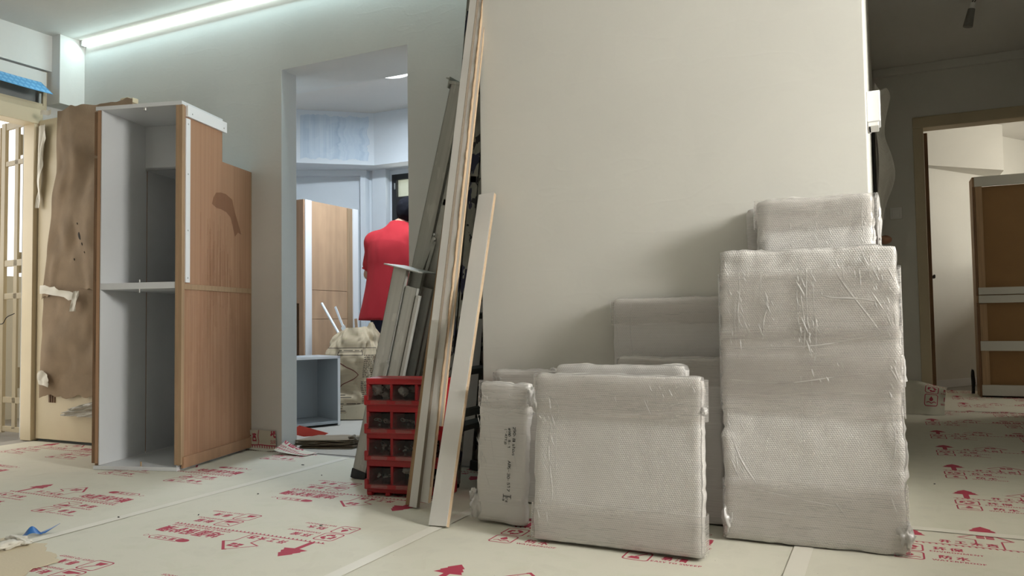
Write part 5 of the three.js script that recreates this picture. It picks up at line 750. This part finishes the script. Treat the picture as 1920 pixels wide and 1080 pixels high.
    for (const s of [J.sl, J.sr]) d = smin(d, cone(p, [J.neck[0], J.neck[1] - 0.055, J.neck[2] + 0.01], [s[0], s[1] + 0.005, s[2]], 0.08, 0.075), 0.05);
    d = smin(d, cone(p, [J.neck[0], J.neck[1] - 0.05, J.neck[2]], [J.neck[0] + 0.004, J.neck[1] + 0.018, J.neck[2] - 0.012], 0.078, 0.072, [1.05, 1, 1]), 0.035);
    return Math.max(d, 0.722 + 0.012 * noise3(p[0] * 6, 2, p[2] * 6) - p[1], p[1] - (J.neck[1] + 0.03 + (p[2] - J.neck[2]) * 0.25)); };
  const sh = part(person, 'polo_shirt', field(shirtF, [-3.45, 1.12, -5.03], [0.42, 0.5, 0.36], 96), M.redShirt, 'red polo shirt');
  part(sh, 'collar', (() => { const t = new THREE.TorusGeometry(0.073, 0.010, 8, 36); t.rotateX(Math.PI / 2 + 0.25); t.scale(1.04, 1.5, 1); t.translate(J.neck[0] + 0.002, J.neck[1] + 0.012, J.neck[2] - 0.006); return metric(t); })(), M.redShirt);
  for (const [s, e] of [[J.sl, J.el], [J.sr, J.er]]) part(sh, 'sleeve_band', (() => { const d = vec(sub(e, s)), t = new THREE.TorusGeometry(0.062, 0.006, 8, 30); t.applyQuaternion(new THREE.Quaternion().setFromUnitVectors(new THREE.Vector3(0, 0, 1), d.clone().normalize())); t.translate(...vec(s).addScaledVector(d, 0.84).toArray()); return metric(t); })(), M.redShirt);
  part(person, 'trousers', field((p) => { let d = Math.min(legF(p, J.hl, J.kl, J.al), legF(p, J.hr, J.kr, J.ar)) - 0.018; d = smin(d, cone(p, [J.pelvis[0], 0.88, J.pelvis[2]], [J.pelvis[0], 0.98, J.pelvis[2]], 0.14, 0.13, [1.15, 1, 0.8]), 0.05); return Math.max(d + 0.006 * noise3(p[0] * 8, p[1] * 12, p[2] * 8), 0.05 - p[1], p[1] - 1.02); }, [-3.45, 0.53, -5.0], [0.34, 0.56, 0.3], 84), M.navy, 'dark navy trousers');
  part(person, 'hair', field((p) => { const h = [J.head[0], J.head[1], J.head[2]]; let d = cone(p, [h[0], h[1] + 0.035, h[2] + 0.018], [h[0] + 0.002, h[1] + 0.01, h[2] - 0.02], 0.104, 0.094, [0.88, 1, 1]); d = smin(d, cone(p, [h[0] - 0.01, h[1] - 0.02, h[2] + 0.055], [h[0] - 0.012, h[1] - 0.07, h[2] + 0.052], 0.05, 0.03), 0.03); d += 0.003 * noise3(p[0] * 38, p[1] * 38, p[2] * 38); return Math.max(d, (h[2] - 0.055 + Math.max(0, h[1] - p[1]) * 1.1) - p[2] - Math.max(0, p[1] - h[1] - 0.05) * 2, (h[1] - 0.085) - p[1]); }, [J.head[0], J.head[1] + 0.01, J.head[2]], [0.15, 0.17, 0.17], 80), M.hair, 'short dark hair');
  for (const a of [J.al, J.ar]) part(person, 'shoe', field(footF(a), [a[0], 0.06, a[2] - 0.06], [0.08, 0.075, 0.17], 48).translate(0, 0.006, 0), M.rubber);
}

// ---------------------------------------------------------------- litter
tag(part(scene, 'blue_tape_scrap', [sheet(14, 4, (s, t) => [-2.605 + s * 0.02 - t * 0.02, 0.004 + 0.018 * Math.pow(Math.sin(s * Math.PI), 2) * (0.5 + t), -1.61 - s * 0.06 - t * 0.012], undefined, 0.001), sheet(10, 4, (s, t) => [-2.588 + s * 0.006 - t * 0.018, 0.004 + 0.022 * s * (1 - t * 0.5), -1.68 - s * 0.05 + 0.012 * t], undefined, 0.001)], std({ color: col(0.02, 0.13, 0.40), roughness: 0.4 })), 'crumpled scrap of blue tape on the floor paper at lower left', 'tape scrap');
{
  const out = [[-2.66, -1.62], [-2.55, -1.575], [-2.47, -1.60], [-2.38, -1.555], [-2.30, -1.53], [-2.245, -1.49], [-2.25, -1.42], [-2.20, -1.36], [-2.24, -1.25], [-2.7, -1.2]];
  const s = new THREE.Shape(out.flatMap(([x, z], i) => { const [a, b] = out[(i + 1) % out.length]; return [0, 0.25, 0.5, 0.75].map((t) => new THREE.Vector2(x + (a - x) * t + 0.012 * noise3(x * 30 + t * 9, z * 9, 1), -(z + (b - z) * t + 0.012 * noise3(z * 30, t * 11, 2)))); }));
  const g = new THREE.ExtrudeGeometry(s, { depth: 0.0015, bevelEnabled: false }); g.rotateX(-Math.PI / 2); g.translate(0, 0.0015, 0);
  const t = tag(part(scene, 'kraft_board', metric(strip(g)), M.kraft), 'torn brown board lying on the floor in the lower left corner', 'board');
  tag(part(scene, 'paper_wad', [tuft(-2.545, 0.012, -1.565, 0.05, 0.016, 0.022, 3), tuft(-2.52, 0.014, -1.525, 0.02, 0.014, 0.04, 6)], M.tape), 'crumpled cream paper on the torn board in the lower left corner', 'paper');
}
{
  const r = rng(77), spots = [[-2.30, -2.07, 'dark flake near the printed water icon left of the boards'], [-2.36, -2.83, 'dark flake on the seam tape before the doorway'], [-2.62, -3.0, 'dark flake between the tall cabinet and the doorway'], [-2.35, -2.42, 'small dark chip left of the red drawer box'], [-1.78, -2.13, 'dark chip below the tan batten foot'], [0.16, -3.65, 'dark speck on the hall floor paper'], [-2.55, -1.93, 'dark chip on the left seam tape in the foreground']];
  for (const [x, z, lab] of spots) { const g = new THREE.IcosahedronGeometry(1, 1); g.scale(0.004 + r() * 0.006, 0.002, 0.002 + r() * 0.002); g.rotateY(r() * 3); g.translate(x, 0.004, z); tag(part(scene, 'debris_chip', metric(g), M.dust), lab, 'debris'); }
}

renderer.render(scene, camera);
